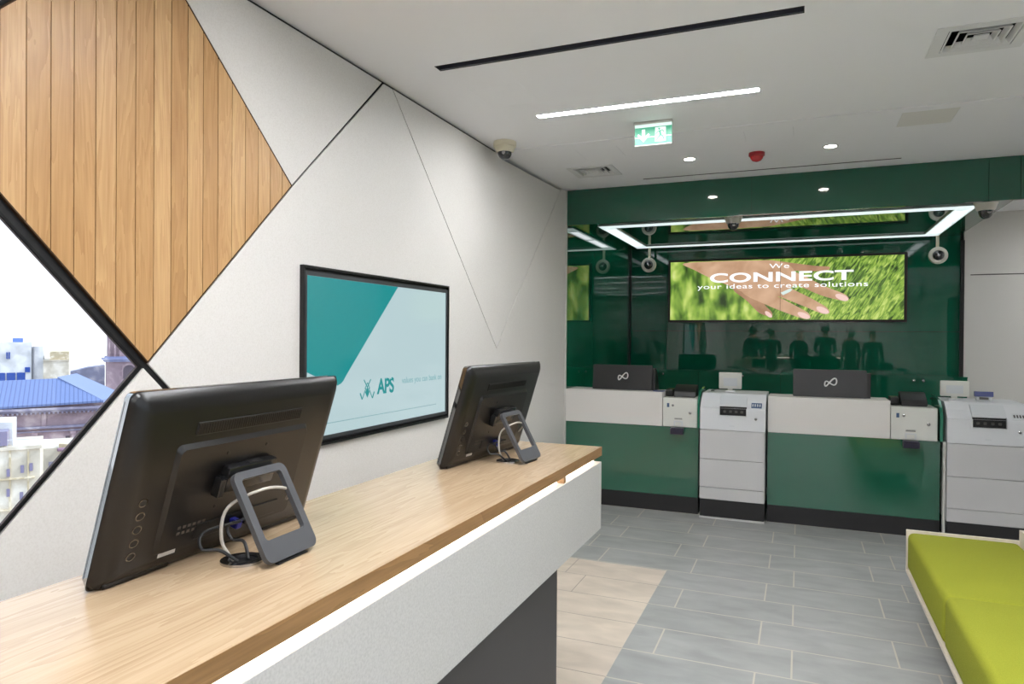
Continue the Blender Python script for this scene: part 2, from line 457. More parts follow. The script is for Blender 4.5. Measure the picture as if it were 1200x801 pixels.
# fill strips added in the white side ceiling to brighten the booth's right wall
for h in side_fill: linear_light(h, 'unseen fill strip light added in the side ceiling right of the booth', 'added fill strips of the side ceiling')
# black slot diffuser
t = thing('slot_diffuser', 'long black slot air diffuser recessed in the white ceiling', 'air vent', (-.85, 3.07, ZC))
x0, x1, y0, y1 = holesF[0]
obj('frame', ringprism(bmesh.new(), [(x0, y0), (x1, y0), (x1, y1), (x0, y1)], [(x0+.004, y0+.004), (x1-.004, y0+.004), (x1-.004, y1-.004), (x0+.004, y1-.004)], 2, ZC-.001, ZC+.09), 'slot', t)
obj('plenum', box(x0+.004, x1-.004, y0+.004, y1-.004, ZC+.088, ZC+.095), 'slot', t)
obj('blade', box(x0+.004, x1-.004, y1-.016, y1-.0045, ZC+.0, ZC+.05), 'slotblue', t)
# narrow slot by the green band
x0, x1, y0, y1 = -1.235, .68, 5.812, 5.826
tag(obj('slot_diffuser', box(x0, x1, y0, y1, ZC-.0085, ZC-.0062), 'slot'), 'hairline dark air slot in the ceiling just in front of the green band', 'air vent')
# access hatches
for k, (h, lab) in enumerate(((holesF[3], 'flush white ceiling hatch beside the black slot vent'), (holesR[1], 'cream tinted ceiling access hatch right of the downlights'), (holesR[2], 'faint flush ceiling hatch above the small square vent'), (holesR[3], 'faint flush ceiling hatch right of the exit sign'))):
    x0, x1, y0, y1 = h; z = ZC if k == 0 else ZC-.006; g_ = .0012
    t = thing('ceiling_hatch', lab, 'hatch', ((x0+x1)/2, (y0+y1)/2, z))
    obj('hatch_panel', box(x0+g_, x1-g_, y0+g_, y1-g_, z, z+.015), mat('hatch_cream', (244,241,235), .8) if k == 1 else 'ceil', t)
    obj('hatch_frame', ringprism(bmesh.new(), [(x0-.02, y0-.02), (x1+.02, y0-.02), (x1+.02, y1+.02), (x0-.02, y1+.02)], [(x0+.01, y0+.01), (x1-.01, y0+.01), (x1-.01, y1-.01), (x0+.01, y1-.01)], 2, z+.021, z+.03), 'gapgrey', t)
# square air diffusers with concentric louvres
def air_diffuser(x0, x1, y0, y1, z, label, edge=.045):
    t = thing('air_diffuser', label, 'air vent', ((x0+x1)/2, (y0+y1)/2, z))
    cx, cy = (x0+x1)/2, (y0+y1)/2; hx, hy = (x1-x0)/2, (y1-y0)/2
    def sq(k): return [(cx-k*hx, cy-k*hy), (cx+k*hx, cy-k*hy), (cx+k*hx, cy+k*hy), (cx-k*hx, cy+k*hy)]
    e = 1+edge/hx
    obj('flange', ringprism(bmesh.new(), sq(e), sq(.97), 2, z-.004, z+.004), 'grille', t)
    for k in (.95, .70, .45):
        bm = bmesh.new(); a, b = sq(k), sq(k-.05); c_, d_ = sq(k-.10), sq(k-.13)
        A = [bm.verts.new((u, v, z-.003)) for u, v in a]; Bq = [bm.verts.new((u, v, z-.003)) for u, v in b]
        D = [bm.verts.new((u, v, z+.02)) for u, v in d_]; E_ = [bm.verts.new((u, v, z+.022)) for u, v in c_]
        for i in range(4):
            j = (i+1) % 4
            for q in ((A[i], A[j], Bq[j], Bq[i]), (Bq[i], Bq[j], D[j], D[i]), (A[i], E_[i], E_[j], A[j]), (D[i], D[j], E_[j], E_[i])): bm.faces.new(q)
        obj('louvre', bm, 'grille', t)
    bm = bmesh.new(); q = sq(.2); bx(bm, q[0][0], q[2][0], q[0][1], q[2][1], z-.002, z+.004); obj('centre_plate', bm, 'grille', t)
    bm = bmesh.new(); q = sq(.99); bx(bm, q[0][0], q[2][0], q[0][1], q[2][1], z+.08, z+.09); obj('duct_plate', bm, 'slot', t)
air_diffuser(.585, .875, 3.515, 3.775, ZC, 'large square louvred air vent in the ceiling at the upper right')
air_diffuser(-1.69, -1.40, 5.275, 5.55, ZC-.006, 'small square louvred air vent in the ceiling above the green wall', .04)
t = thing('air_grille', 'grey slatted air grille in the side ceiling right of the booth', 'air vent', (2.25, 7.35, ZC))
bm = bmesh.new()
for k in range(12): bx(bm, 2.06, 2.44, 7.03+k*.055, 7.045+k*.055, ZC+.0, ZC+.03)
obj('slats', bm, 'slotblue', t); obj('backing', box(2.05, 2.45, 7.0, 7.7, ZC+.06, ZC+.07), 'slot', t)
obj('frame', ringprism(bmesh.new(), [(2.03, 6.98), (2.47, 6.98), (2.47, 7.72), (2.03, 7.72)], [(2.06, 7.01), (2.44, 7.01), (2.44, 7.69), (2.06, 7.69)], 2, ZC-.004, ZC-.0005), 'grille', t)
# downlights
for x, lab in ((-.775, 'small round recessed downlight left of the red beacon'), (.185, 'small round recessed downlight right of the red beacon')):
    t = thing('downlight', lab, 'ceiling light', (x, 5.285, ZC-.006)); c0 = (x, 5.285, ZC-.006)
    obj('trim_ring', ringprism(bmesh.new(), [(x+.05*math.cos(a/16*math.pi), 5.285+.05*math.sin(a/16*math.pi)) for a in range(32)], [(x+.038*math.cos(a/16*math.pi), 5.285+.038*math.sin(a/16*math.pi)) for a in range(32)], 2, ZC-.0105, ZC-.0062), 'trimwhite', t)
    obj('lens', lathe(bmesh.new(), [(.0375, -.0005), (.0375, -.003), (.02, -.0035)], c0), 'leddown', t)
# red beacon
t = thing('fire_beacon', 'small red fire alarm beacon on the ceiling', 'alarm', (-.30, 5.29, ZC-.006)); c0 = t.location
obj('base', lathe(bmesh.new(), [(.055, -.0005), (.055, -.022), (.05, -.026)], c0), 'red', t, smooth=True)
obj('lens', lathe(bmesh.new(), [(.045, -.027), (.042, -.04), (.03, -.056), (.012, -.063)], c0), mat('beacon_lens', (200,40,48), .15), t, smooth=True)
# dome cameras
def dome_camera(x, y, z, s, label, m='ivory', v=1.0):
    t = thing('dome_camera', label, 'security camera', (x, y, z))
    obj('housing', lathe(bmesh.new(), [(.078*s, -.0005), (.08*s, -.01*s*v), (.078*s, -.034*s*v), (.072*s, -.036*s*v), (.072*s, -.042*s*v), (.06*s, -.068*s*v), (.052*s, -.072*s*v)], (x, y, z)), m, t, smooth=True)
    obj('dome', lathe(bmesh.new(), [(.05*s, -.0725*s*v), (.048*s, -.088*s*v), (.038*s, -.105*s*v), (.022*s, -.117*s*v), (.006*s, -.121*s*v)], (x, y, z)), 'dome', t, smooth=True)
    obj('lens', lathe(bmesh.new(), [(.014*s, 0), (.014*s, -.016*s), (.01*s, -.018*s)], (x+.012*s, y-.034*s, z-.083*s*v), axis=1, n=16), 'steel', t, smooth=True)
dome_camera(-1.90, 4.40, ZC, 1.0, 'ivory dome security camera on the ceiling by the left wall')
dome_camera(-.555, 6.42, ZR, 1.0, 'small dome security camera on the booth ceiling above the wide screen', 'camwhite', 1.25)
dome_camera(1.335, 6.42, ZR, 1.05, 'dome security camera on the booth ceiling at its right end', 'camwhite', 1.25)
# round cameras on brackets at the back wall
def round_camera(x, label):
    y = 8.36; z = 2.385
    t = thing('round_camera', label, 'security camera', (x, y, ZR))
    bm = bmesh.new(); bx(bm, x-.02, x+.02, y+.02, y+.09, ZR-.012, ZR-.0005, .002); bx(bm, x-.013, x+.013, y+.035, y+.065, z+.05, ZR-.012, .002)
    obj('bracket', bm, 'ivory', t)
    obj('body', lathe(bmesh.new(), [(.04, .085), (.07, .075), (.088, .03), (.09, 0), (.084, -.012), (.058, -.018), (.052, -.012)], (x, y, z), axis=1), 'camwhite', t, smooth=True)
    obj('lens_window', lathe(bmesh.new(), [(.052, -.0125), (.047, -.026), (.03, -.038), (.01, -.042)], (x, y, z), axis=1), 'dome', t, smooth=True)
    obj('lens', lathe(bmesh.new(), [(.016, -.038), (.016, -.046), (.01, -.05)], (x, y, z), axis=1, n=16), 'steel', t, smooth=True)
round_camera(-1.70, 'white round security camera hanging left of the wide screen')
round_camera(1.325, 'white round security camera hanging right of the wide screen')

# exit sign
t = thing('exit_sign', 'green illuminated running man exit sign hanging from the ceiling', 'sign', (-.85, 4.3, ZC))
obj('mount', box(-.975, -.735, 4.292, 4.322, 2.832, ZC-.0005, .003), 'trimwhite', t)
pl = obj('sign_panel', box(-.968, -.738, 4.298, 4.306, 2.702, 2.831), mat('sign_green', (30,110,84), .3, emit=(30,160,115), es=.36), t)
mw = mat('sign_white', (170,180,175), .4, emit=(225,250,240), es=.52)
bm = bmesh.new()
bx(bm, -.968, -.738, 4.2965, 4.2975, 2.812, 2.831); bx(bm, -.968, -.738, 4.2968, 4.2976, 2.699, 2.7045)
bx(bm, -.968, -.738, 4.2968, 4.2976, 2.748, 2.7535)
obj('light_bar', bm, mw, pl)
bm = bmesh.new()
prism(bm, [(-.923, 2.80), (-.903, 2.80), (-.903, 2.755), (-.882, 2.775), (-.874, 2.764), (-.913, 2.722), (-.952, 2.764), (-.944, 2.775), (-.923, 2.755)], 1, 4.2955, 4.2974)
obj('arrow', bm, mw, pl)
obj('doorway', box(-.84, -.775, 4.2955, 4.2974, 2.718, 2.806), mw, pl)
bm = bmesh.new(); mg = mat('sign_figure', (30,140,100), .4, emit=(20,120,90), es=.6)
lathe(bm, [(.0065, 0), (.0065, .001)], (-.815, 4.2940, 2.795), axis=1, n=14)
for a, b, r in (((-.812, 2.785), (-.806, 2.757), .006), ((-.812, 2.783), (-.829, 2.775), .0028), ((-.829, 2.775), (-.836, 2.762), .0028), ((-.810, 2.783), (-.795, 2.787), .0028), ((-.795, 2.787), (-.785, 2.772), .0028), ((-.807, 2.757), (-.822, 2.742), .0036), ((-.822, 2.742), (-.832, 2.726), .0036), ((-.805, 2.757), (-.792, 2.748), .0036), ((-.792, 2.748), (-.786, 2.728), .0036)):
    d = Vector((b[0]-a[0], b[1]-a[1])).normalized(); nn = Vector((-d.y, d.x))*r
    prism(bm, [(a[0]+nn.x, a[1]+nn.y), (b[0]+nn.x, b[1]+nn.y), (b[0]-nn.x, b[1]-nn.y), (a[0]-nn.x, a[1]-nn.y)], 1, 4.2942, 4.2954)
obj('running_figure', bm, mg, pl)

# ring light of the booth
RX0, RX1, RY0, RY1 = -1.86, 1.335, 6.64, 8.43
t = thing('ring_light', 'long rectangular frame of white light on the glossy green booth ceiling', 'ceiling light', ((RX0+RX1)/2, 7.5, ZR))
def rect(e): return [(RX0+e, RY0+e), (RX1-e, RY0+e), (RX1-e, RY1-e), (RX0+e, RY1-e)]
obj('housing', ringprism(bmesh.new(), rect(0), rect(.15), 2, ZR-.012, ZR-.0005), 'alu', t)
obj('diffuser', ringprism(bmesh.new(), rect(.008), rect(.142), 2, ZR-.0145, ZR-.0125), 'ledring', t)
for x in (RX0+.075, RX1-.075):
    for a, b in ((6.9, 7.45), (7.55, 8.15)):
        obj('light_core', box(x-.04, x+.04, a, b, ZR-.0165, ZR-.0148), 'ledring2', t)

# ------------------------------------------------------------------ wall screen on the left
t = thing('wall_screen', 'large wall screen with teal and pale blue slide on the left wall', 'screen', (XL, 3.14, 1.0))
def rc(y0, y1, z0, z1): return [(y0, z0), (y1, z0), (y1, z1), (y0, z1)]
obj('surround', ringprism(bmesh.new(), rc(2.459, 3.83, .994, 1.814), rc(2.47, 3.82, 1.005, 1.803), 0, XL-.001, XL+.022), 'black', t)
obj('bezel', ringprism(bmesh.new(), rc(2.47, 3.82, 1.018, 1.79), rc(2.49, 3.803, 1.036, 1.77), 0, XL-.001, XL+.016), mat('bezel_grey', (62,64,66), .35), t)
mb = mat('recess_black', (9,9,9), .6); obj('recess', box(XL-.0005, XL+.004, 2.47, 3.82, 1.005, 1.803), mb, t)
disp = obj('display', box(XL+.004, XL+.011, 2.49, 3.803, 1.036, 1.77), mat('slide_blue', (20,22,22), .12, emit=(178,200,204), es=.6), t)
teal = mat('slide_teal', (5,20,20), .12, emit=(30,138,140), es=.6)
tz = [(2.4905, 1.7695), (3.25, 1.7695), (2.785, 1.307), (2.766, 1.285), (2.745, 1.27), (2.72, 1.263), (2.69, 1.266), (2.66, 1.276), (2.4905, 1.337)]
obj('teal_shape', prism(bmesh.new(), tz, 0, XL+.0112, XL+.0118), teal, disp)
obj('lettering', text_bm('APS', 3.052, 3.215, 1.195, 1.278, 'X', XL+.0112, .0006, bold=.03, space=.95), teal, disp)
obj('lettering', text_bm('values you can bank on', 3.297, 3.752, 1.228, 1.272, 'X', XL+.0112, .0006), mat('slide_letters', (20,60,60), .2, emit=(120,166,170), es=.6), disp)
obj('rule', box(XL+.0112, XL+.0118, 2.62, 3.69, 1.088, 1.0925), mat('slide_rule', (20,60,60), .2, emit=(140,168,172), es=.6), disp)
bm = bmesh.new(); xx = (XL+.0112, XL+.0118)
prism(bm, [(2.965, 1.185), (2.984, 1.213), (2.965, 1.241), (2.946, 1.213)], 0, *xx)
def stroke(a, b, w):
    d = Vector((b[0]-a[0], b[1]-a[1])).normalized(); nn = Vector((-d.y, d.x))*w
    prism(bm, [(a[0]+nn.x, a[1]+nn.y), (b[0]+nn.x, b[1]+nn.y), (b[0]-nn.x, b[1]-nn.y), (a[0]-nn.x, a[1]-nn.y)], 0, *xx)
for s in (-1, 1):
    for a, b, w_ in (((0, 1.238), (.03, 1.278), .003), ((.012, 1.235), (.045, 1.18), .0028), ((.045, 1.18), (.062, 1.212), .004), ((.0, 1.262), (.022, 1.232), .0022)):
        stroke((2.965+s*a[0], a[1]), (2.965+s*b[0], b[1]), w_)
obj('emblem', bm, teal, disp)

# ------------------------------------------------------------------ wide video screen on the green back wall
SX0, SX1, SZ0, SZ1 = -1.493, 1.07, 1.697, 2.452; SY = 8.55
t = thing('video_wall', 'wide screen on the green wall showing a hand over green wheat', 'screen', ((SX0+SX1)/2, SY, SZ0))
obj('bezel', ringprism(bmesh.new(), [(SX0, SZ0), (SX1, SZ0), (SX1, SZ1), (SX0, SZ1)], [(SX0+.025, SZ0+.025), (SX1-.03, SZ0+.025), (SX1-.03, SZ1-.025), (SX0+.025, SZ1-.025)], 1, SY-.006, YK-.002), 'black', t)
ES = .62
wheat = mat('wheat_picture', (10,20,5), .2); g = G(wheat); o = g.sep(g.obj())
n1 = g.noise(g.comb(o[0], 0.0, o[2]), 3.2, 3, .8)
rot = g.comb(g.math('ADD', g.math('MULTIPLY', o[0], 22.0), g.math('MULTIPLY', o[2], -13.0)), 0.0, g.math('ADD', g.math('MULTIPLY', o[2], 5.0), g.math('MULTIPLY', o[0], 2.6)))
n2 = g.noise(rot, 1.3, 5, 1.2)
sharp = g.math('MULTIPLY', g.math('GREATER_THAN', o[0], -.15), .85)
blur = g.noise(g.comb(g.math('MULTIPLY', o[0], 3.0), 0.0, g.math('MULTIPLY', o[2], 1.4)), 2.4, 2, .3)
sm = g.n('ShaderNodeMapRange'); sm.interpolation_type = 'SMOOTHSTEP'; g.l(o[0], sm.inputs[0]); sm.inputs[1].default_value = -.4; sm.inputs[2].default_value = .25
f = g.math('ADD', g.math('MULTIPLY', n2, sm.outputs[0]), g.math('MULTIPLY', blur, g.math('SUBTRACT', 1.0, sm.outputs[0])))
f = g.math('ADD', g.math('MULTIPLY', f, .75), g.math('MULTIPLY', n1, .25))
g.l(g.ramp(f, [(.36, (38,58,28)), (.45, (84,118,42)), (.53, (132,166,66)), (.62, (182,202,102)), (.72, (216,226,150))]), g.p.inputs['Emission Color']); g.p.inputs['Emission Strength'].default_value = ES
disp = obj('display', box(SX0+.025, SX1-.03, SY, SY+.02, SZ0+.025, SZ1-.025), wheat, t, )
# the picture material reads object coordinates: keep the mesh in world-like units about the screen centre
def dx(px_): return SX0+.025+(px_-25)/(1155-25)*(SX1-SX0-.055)
def dz(px_, py_):
    top = 72+(38-72)*(px_-25)/1130; bot = 355
    return SZ1-.025-(py_-top)/(bot-top)*(SZ1-SZ0-.05)
def D(p): return (dx(p[0]), dz(*p))
def skinmat(name, a, b):
    m = mat(name, (60,45,38), .3); g = G(m); o = g.obj(); n = g.noise(o, 5, 3, .3)
    g.l(g.ramp(n, [(.3, a), (.7, b)]), g.p.inputs['Emission Color']); g.p.inputs['Emission Strength'].default_value = ES*.95; return m
sk = skinmat('picture_skin', (176,136,104), (216,178,146)); sk2 = skinmat('picture_skin_shade', (150,112,84), (190,150,118))
nailm = mat('picture_nail', (60,50,50), .3, emit=(232,198,190), es=ES)
def smoothpoly(P):
    Q = []; n = len(P)
    for i in range(n):
        p0, p1, p2, p3 = [Vector(P[(i+k-1) % n]) for k in range(4)]
        for k in range(4):
            tt = k/4; Q.append(tuple(.5*((2*p1)+(p2-p0)*tt+(2*p0-5*p1+4*p2-p3)*tt*tt+(3*p1-p0-3*p2+p3)*tt**3)))
    return Q
def shape(name, pts, m, lay, parent=None, smooth=True):
    pts = [D(p) for p in pts]
    if smooth: pts = smoothpoly(pts)
    return obj(name, prism(bmesh.new(), pts, 1, SY-.0004-.0003*lay, SY-.0001-.0003*lay), m, parent or disp)
def fing(path, lay, m):
    """tapered finger outline around a centre path of (x, y, half width)"""
    L, Rr = [], []
    for i, (x, y, w_) in enumerate(path):
        a = path[max(i-1, 0)]; b = path[min(i+1, len(path)-1)]
        d = Vector((b[0]-a[0], b[1]-a[1])).normalized(); nn = Vector((-d.y, d.x))*w_
        L.append((x+nn.x, y+nn.y)); Rr.append((x-nn.x, y-nn.y))
    tip = path[-1]; d = Vector((path[-1][0]-path[-2][0], path[-1][1]-path[-2][1])).normalized()
    pts = L+[(tip[0]+d.x*tip[2]*1.1, tip[1]+d.y*tip[2]*1.1)]+Rr[::-1]
    h = shape('hand_picture', pts, m, lay)
    return d
def nail(x, y, ang, a, b, lay):
    pts = [(x+a*math.cos(tt)*math.cos(ang)-b*math.sin(tt)*math.sin(ang), y+a*math.cos(tt)*math.sin(ang)+b*math.sin(tt)*math.cos(ang)) for tt in [k*math.pi/8 for k in range(16)]]
    shape('nail_picture', pts, nailm, lay, smooth=False)
fing([(380,170,40), (450,240,32), (500,300,24), (540,326,14)], 1, sk2)
fing([(560,90,22), (660,96,18), (760,104,13), (815,102,8)], 1, sk2)
fing([(420,185,38), (520,245,32), (620,292,27), (700,328,20), (722,338,14)], 2, sk)
fing([(520,170,40), (620,222,30), (720,268,25), (790,304,20), (812,314,13)], 3, sk)
fing([(560,120,36), (680,160,28), (790,212,24), (870,240,19), (898,250,13)], 4, sk)
shape('hand_picture', [(95,77), (290,66), (470,63), (560,64), (640,92), (665,150), (640,200), (560,222), (470,226), (400,215), (330,185), (240,150), (150,108)], sk, 5)
nail(880,246,.4,32,14,6); nail(792,308,.45,32,14,6); nail(704,334,.42,32,13,6); nail(534,328,.7,22,10,6)
shape('ring_picture', [(592,222), (640,200), (648,206), (640,216), (604,234)], mat('picture_ring', (60,60,60), .3, emit=(206,226,222), es=ES), 6, smooth=False)
tw = mat('picture_letters', (120,120,120), .3, emit=(244,248,252), es=ES*1.1)
obj('lettering', text_bm('CONNECT', -1.0, .545, 2.165, 2.278, 'Y', SY-.0028, .0004, bold=.028, space=1.05), tw, disp)
obj('lettering', text_bm('We', -.335, -.12, 2.318, 2.372, 'Y', SY-.0028, .0004, space=1.1), tw, disp)
obj('lettering', text_bm('your ideas to create solutions', -1.145, .69, 2.075, 2.148, 'Y', SY-.0028, .0004, bold=.004, space=1.08), tw, disp)
obj('panel_seam', box(-.2155, -.2115, SY-.0042, SY-.0034, SZ0+.025, SZ1-.025), 'black', disp)

# ------------------------------------------------------------------ reception counter
t = thing('reception_counter', 'long oak topped white counter with a glowing strip under its worktop', 'counter', (-.99, 1.2, 0))
CY1 = 2.775; CY0 = -.9
bm = bmesh.new(); bx(bm, -1.235, -.753, CY0, CY1, 1.014, 1.05, .0012, 1)
wt = obj('worktop', bm, 'oaktop', t)
obj('worktop_edge', box(-.7545, -.7515, CY0, CY1+.0005, 1.0135, 1.0495), 'oakedge', wt)
obj('front_panel', box(-.80, -.752, CY0, CY1, .712, .988, .001, 1), 'counterwhite', t)
obj('end_panel', box(-1.225, -.802, CY1-.03, CY1, .712, 1.0135), 'counterwhite', t)
obj('rear_panel', box(-1.225, -1.20, CY0, CY1-.031, .3, 1.0135), 'counterwhite', t)
obj('led_strip', box(-.795, -.785, CY0+.01, CY1-.006, .9885, 1.0135), 'ledstrip', t)
obj('carcass', box(-1.19, -.81, CY0+.02, CY1-.05, .715, .98), 'gap', t)
obj('pedestal', box(-1.15, -.87, CY0+.1, 2.564, 0, .714), 'pedestal', t)
obj('bracket', box(-.80, -.757, 2.30, 2.318, .9885, 1.0135), 'oakedge', t)

# ------------------------------------------------------------------ touch computers on the counter
TH = R(17.3)
def loc(s, tt, n): return Vector((math.sin(TH)*tt+math.cos(TH)*n, s, math.cos(TH)*tt-math.sin(TH)*n))
def to_local(bm):                       # bm built with x=n (back), y=s (width), z=t (up the panel)
    for v in bm.verts: v.co = loc(v.co.y, v.co.z, v.co.x)
    return bm
def make_computer():
    root = thing('touch_computer', 'black touchscreen computer seen from behind, nearer of the two on the oak counter', 'computer', (-1.16, 1.105, 1.0545), .03)
    W, L = .58, .368
    K = lambda n, bm, m, par=root, **k: obj(n, to_local(bm), m, par, world=False, **k)
    K('screen_glass', prism(bmesh.new(), rr(0, L/2, W-.018, L-.018, .012), 0, -.0075, -.001), 'screen_off')
    # outer rim and back shell
    bm = bmesh.new(); secs = []
    for n_, ins in ((-.001, .0032), (.0125, .0032), (.0126, .0005), (.020, .003), (.030, .016), (.036, .035)):
        secs.append([bm.verts.new((n_, y, z)) for y, z in rr(0, L/2, W-2*ins, L-2*ins, max(.014, .02-ins*.2))])
    for A, B in zip(secs, secs[1:]):
        for i in range(len(A)): bm.faces.new((A[i], A[(i+1) % len(A)], B[(i+1) % len(A)], B[i]))
    bm.faces.new(secs[0][::-1]); bm.faces.new(secs[-1])
    shell = K('back_shell', bm, 'plastic', smooth=True)
    bm = bmesh.new(); secs = []
    for n_, ins in ((-.007, .0085), (-.006, .0055), (.0125, -.0008), (.0125, .003), (-.0068, .0088)):
        secs.append([bm.verts.new((n_, y, z)) for y, z in rr(0, L/2, W-2*ins, L-2*ins, .014)])
    for A, B in zip(secs, secs[1:]+secs[:1]):
        for i in range(len(A)): bm.faces.new((A[i], A[(i+1) % len(A)], B[(i+1) % len(A)], B[i]))
    K('rim', bm, 'gloss', smooth=True)
    # raised plateau with the hinge
    bm = bmesh.new(); secs = []
    for n_, y0, y1, z0, z1 in ((.034, -.170, .205, .045, .268), (.044, -.162, .197, .052, .258)):
        secs.append([bm.verts.new((n_, y, z)) for y, z in rr(0, (z0+z1)/2, y1-y0, z1-z0, .012)])
    A, B = secs
    for i in range(len(A)): bm.faces.new((A[i], A[(i+1) % len(A)], B[(i+1) % len(A)], B[i]))
    bm.faces.new(A[::-1]); bm.faces.new(B)
    K('rear_cover', bm, 'plastic', smooth=True)
    # vent grille
    vent = K('vent_strip', box(.0355, .0385, -.150, .150, .281, .307, .001, 1), 'black')
    bm = bmesh.new()
    for k in range(46): bx(bm, .0386, .0396, -.148+k*.0065, -.1455+k*.0065, .284, .304)
    K('vent_slats', bm, 'plastic', vent)
    # port recess at the bottom with plugs
    K('port_recess', box(.0442, .047, -.10, .135, .060, .092, .001, 1), 'black')
    K('plug', box(.0471, .07, -.012, .004, .066, .084, .002, 1), mat('plug_blue', (32,36,120), .35))
    K('plug', box(.0471, .064, .02, .05, .066, .082, .002, 1), 'cable')
    # lower legs of the shell
    K('foot_rail', box(.012, .030, -.27, -.13, .006, .016, .002, 1), 'plastic')
    K('foot_rail', box(.012, .030, .13, .27, .006, .016, .002, 1), 'plastic')
    # touch buttons on the side, the rating label, screws
    for k in range(5):
        a = [(-.233+.010*math.cos(q*math.pi/8), .165-k*.026+.0085*math.sin(q*math.pi/8)) for q in range(16)]
        b = [(-.233+.0078*math.cos(q*math.pi/8), .165-k*.026+.0063*math.sin(q*math.pi/8)) for q in range(16)]
        K('button', ringprism(bmesh.new(), a, b, 0, .0355, .0366), 'gloss')
    K('rating_label', box(.0362, .0366, -.17, -.13, .038, .05), 'label')
    bm = bmesh.new()
    for r_ in range(2):
        for k in range(6): bx(bm, .0442, .0445, -.145+k*.012, -.138+k*.012, .080+r_*.012, .086+r_*.012)
    K('markings', bm, mat('moulded_marks', (86,78,70), .5))
    for y, z in ((-.06, .235), (.05, .237), (-.06, .12), (.05, .12)):
        K('screw', lathe(bmesh.new(), [(.004, .0438), (.004, .0452), (.002, .0454)], (0, y, z), axis=0, n=12), 'black')
    # hinge block
    bm = bmesh.new(); bx(bm, .0445, .067, -.070, .070, .158, .212, .006, 2)
    hb = K('hinge_block', bm, 'hinge', smooth=True)
    K('hinge_plate', box(.048, .062, -.012, .026, .2122, .2130), 'steel', hb)
    K('hinge_clip', box(.0445, .066, -.084, -.069, .150, .190, .002, 1), 'hinge', hb)
    # loop shaped kickstand, from the hinge (local x .14, z .16) down to the worktop (x .225, z 0)
    top, bot = Vector((.130, 0, .167)), Vector((.222, 0, -.0005)); ax = (top-bot); H = ax.length; ax.normalize(); nr = Vector((ax.z, 0, -ax.x))
    bm = bmesh.new(); ringprism(bm, rr(0, H/2, .152, H, .018, 6), rr(0, H/2+.0145, .116, H-.060, .008, 6), 0, -.0055, .0055)
    for v in bm.verts: v.co = bot+ax*v.co.z+nr*v.co.x+Vector((0, v.co.y, 0))+Vector((0, 0, .004))
    st = obj('kickstand', bm, 'standgrey', root, world=False, smooth=True)
    bm = bmesh.new(); bx(bm, .214, .224, -.045, .045, -.0033, .0, .001, 1); obj('rubber_foot', bm, 'cable', st, world=False)
    bm = bmesh.new(); bx(bm, .108, .122, -.05, .05, .150, .164, .003, 1); obj('hinge_barrel', bm, 'hinge', hb, world=False)
    return root
pc = make_computer()
pc2 = dup(pc, (-1.11, 2.34, 1.0545), -.07, 'black touchscreen computer seen from behind at the far end of the oak counter')
for root, nm in ((pc, 'near'), (pc2, 'far')):
    x, y = root.location.x, root.location.y; z = 1.0502
    gx, gy = x+.140, y-.045
    far = nm == 'far'
    t = thing('cable_grommet', 'round chrome cable grommet in the worktop beneath the %s computer' % ('far' if far else 'nearer'), 'grommet', (gx, gy, z))
    obj('collar', ringprism(bmesh.new(), [(gx+.042*math.cos(a*math.pi/16), gy+.042*math.sin(a*math.pi/16)) for a in range(32)], [(gx+.028*math.cos(a*math.pi/16), gy+.028*math.sin(a*math.pi/16)) for a in range(32)], 2, z, z+.005), 'steel', t)
    obj('insert', lathe(bmesh.new(), [(.0275, 0), (.0275, .002), (.01, .0022)], (gx, gy, z), n=24), 'cable', t)
    tag(obj('cable', tube(bmesh.new(), [(gx-.012, gy-.012, z+.003), (gx-.02, gy-.035, z+.05), (gx-.018, gy-.02, z+.11), (gx+.01, gy+.05, z+.135), (gx+.012, gy+.12, z+.12), (gx-.02, gy+.15, z+.09)], .0032), 'cablegrey', smooth=True), 'thin silver security cable looping through the stand of the %s computer' % ('far' if far else 'nearer'), 'cable')
    for k, (q, w_) in enumerate((((.0, -.02), 'power'), ((.008, .012), 'network'))):
        tag(obj('cable', tube(bmesh.new(), [(gx+q[0], gy+q[1]*.6, z+.003), (gx-.02, gy+q[1]*2, z+.03), (gx-.045, gy+q[1]*3-.02*k, z+.035), (gx-.06, gy+q[1]*2, z+.06), (x+.095, y+(.035 if k else -.004), z+.065)], .0034), 'cable', smooth=True), 'black cable rising from the grommet to the back of the %s computer' % ('far' if far else 'nearer'), 'cable', 'black cables of the %s computer' % ('far' if far else 'nearer'))

# ------------------------------------------------------------------ teller counter
def station(x0, x1, label_l, label_b, slab):
    t = thing('teller_ledge', label_l, 'counter ledge', ((x0+x1)/2, YF+.16, .735))
    obj('ledge_body', box(x0, x1, YF, YF+.325, .737, 1.03, .002, 1), 'ledge', t)
def base(x0, x1, label):
    t = thing('counter_base', label, 'counter', ((x0+x1)/2, YF+.25, 0))
    obj('glass_front', box(x0, x1, YF+.012, YF+.024, .14, .736), 'greenbase', t)
    obj('carcass', box(x0+.01, x1-.01, YF+.025, YF+.7, .14, .735), 'greenband', t)
    obj('plinth', box(x0, x1, YF+.01, YF+.66, .0, .139), 'plinth', t)
    return t
b1 = base(-1.984, -.79, 'green glass fronted counter base with black plinth under the left teller station')
b2 = base(-.236, .985, 'green glass fronted counter base with black plinth under the right teller station')
station(-1.983, -1.096, 'long white boxed ledge of the left teller station by the white wall', '', 1)
station(-.235, .650, 'long white boxed ledge of the right teller station between machine and slip box', '', 2)
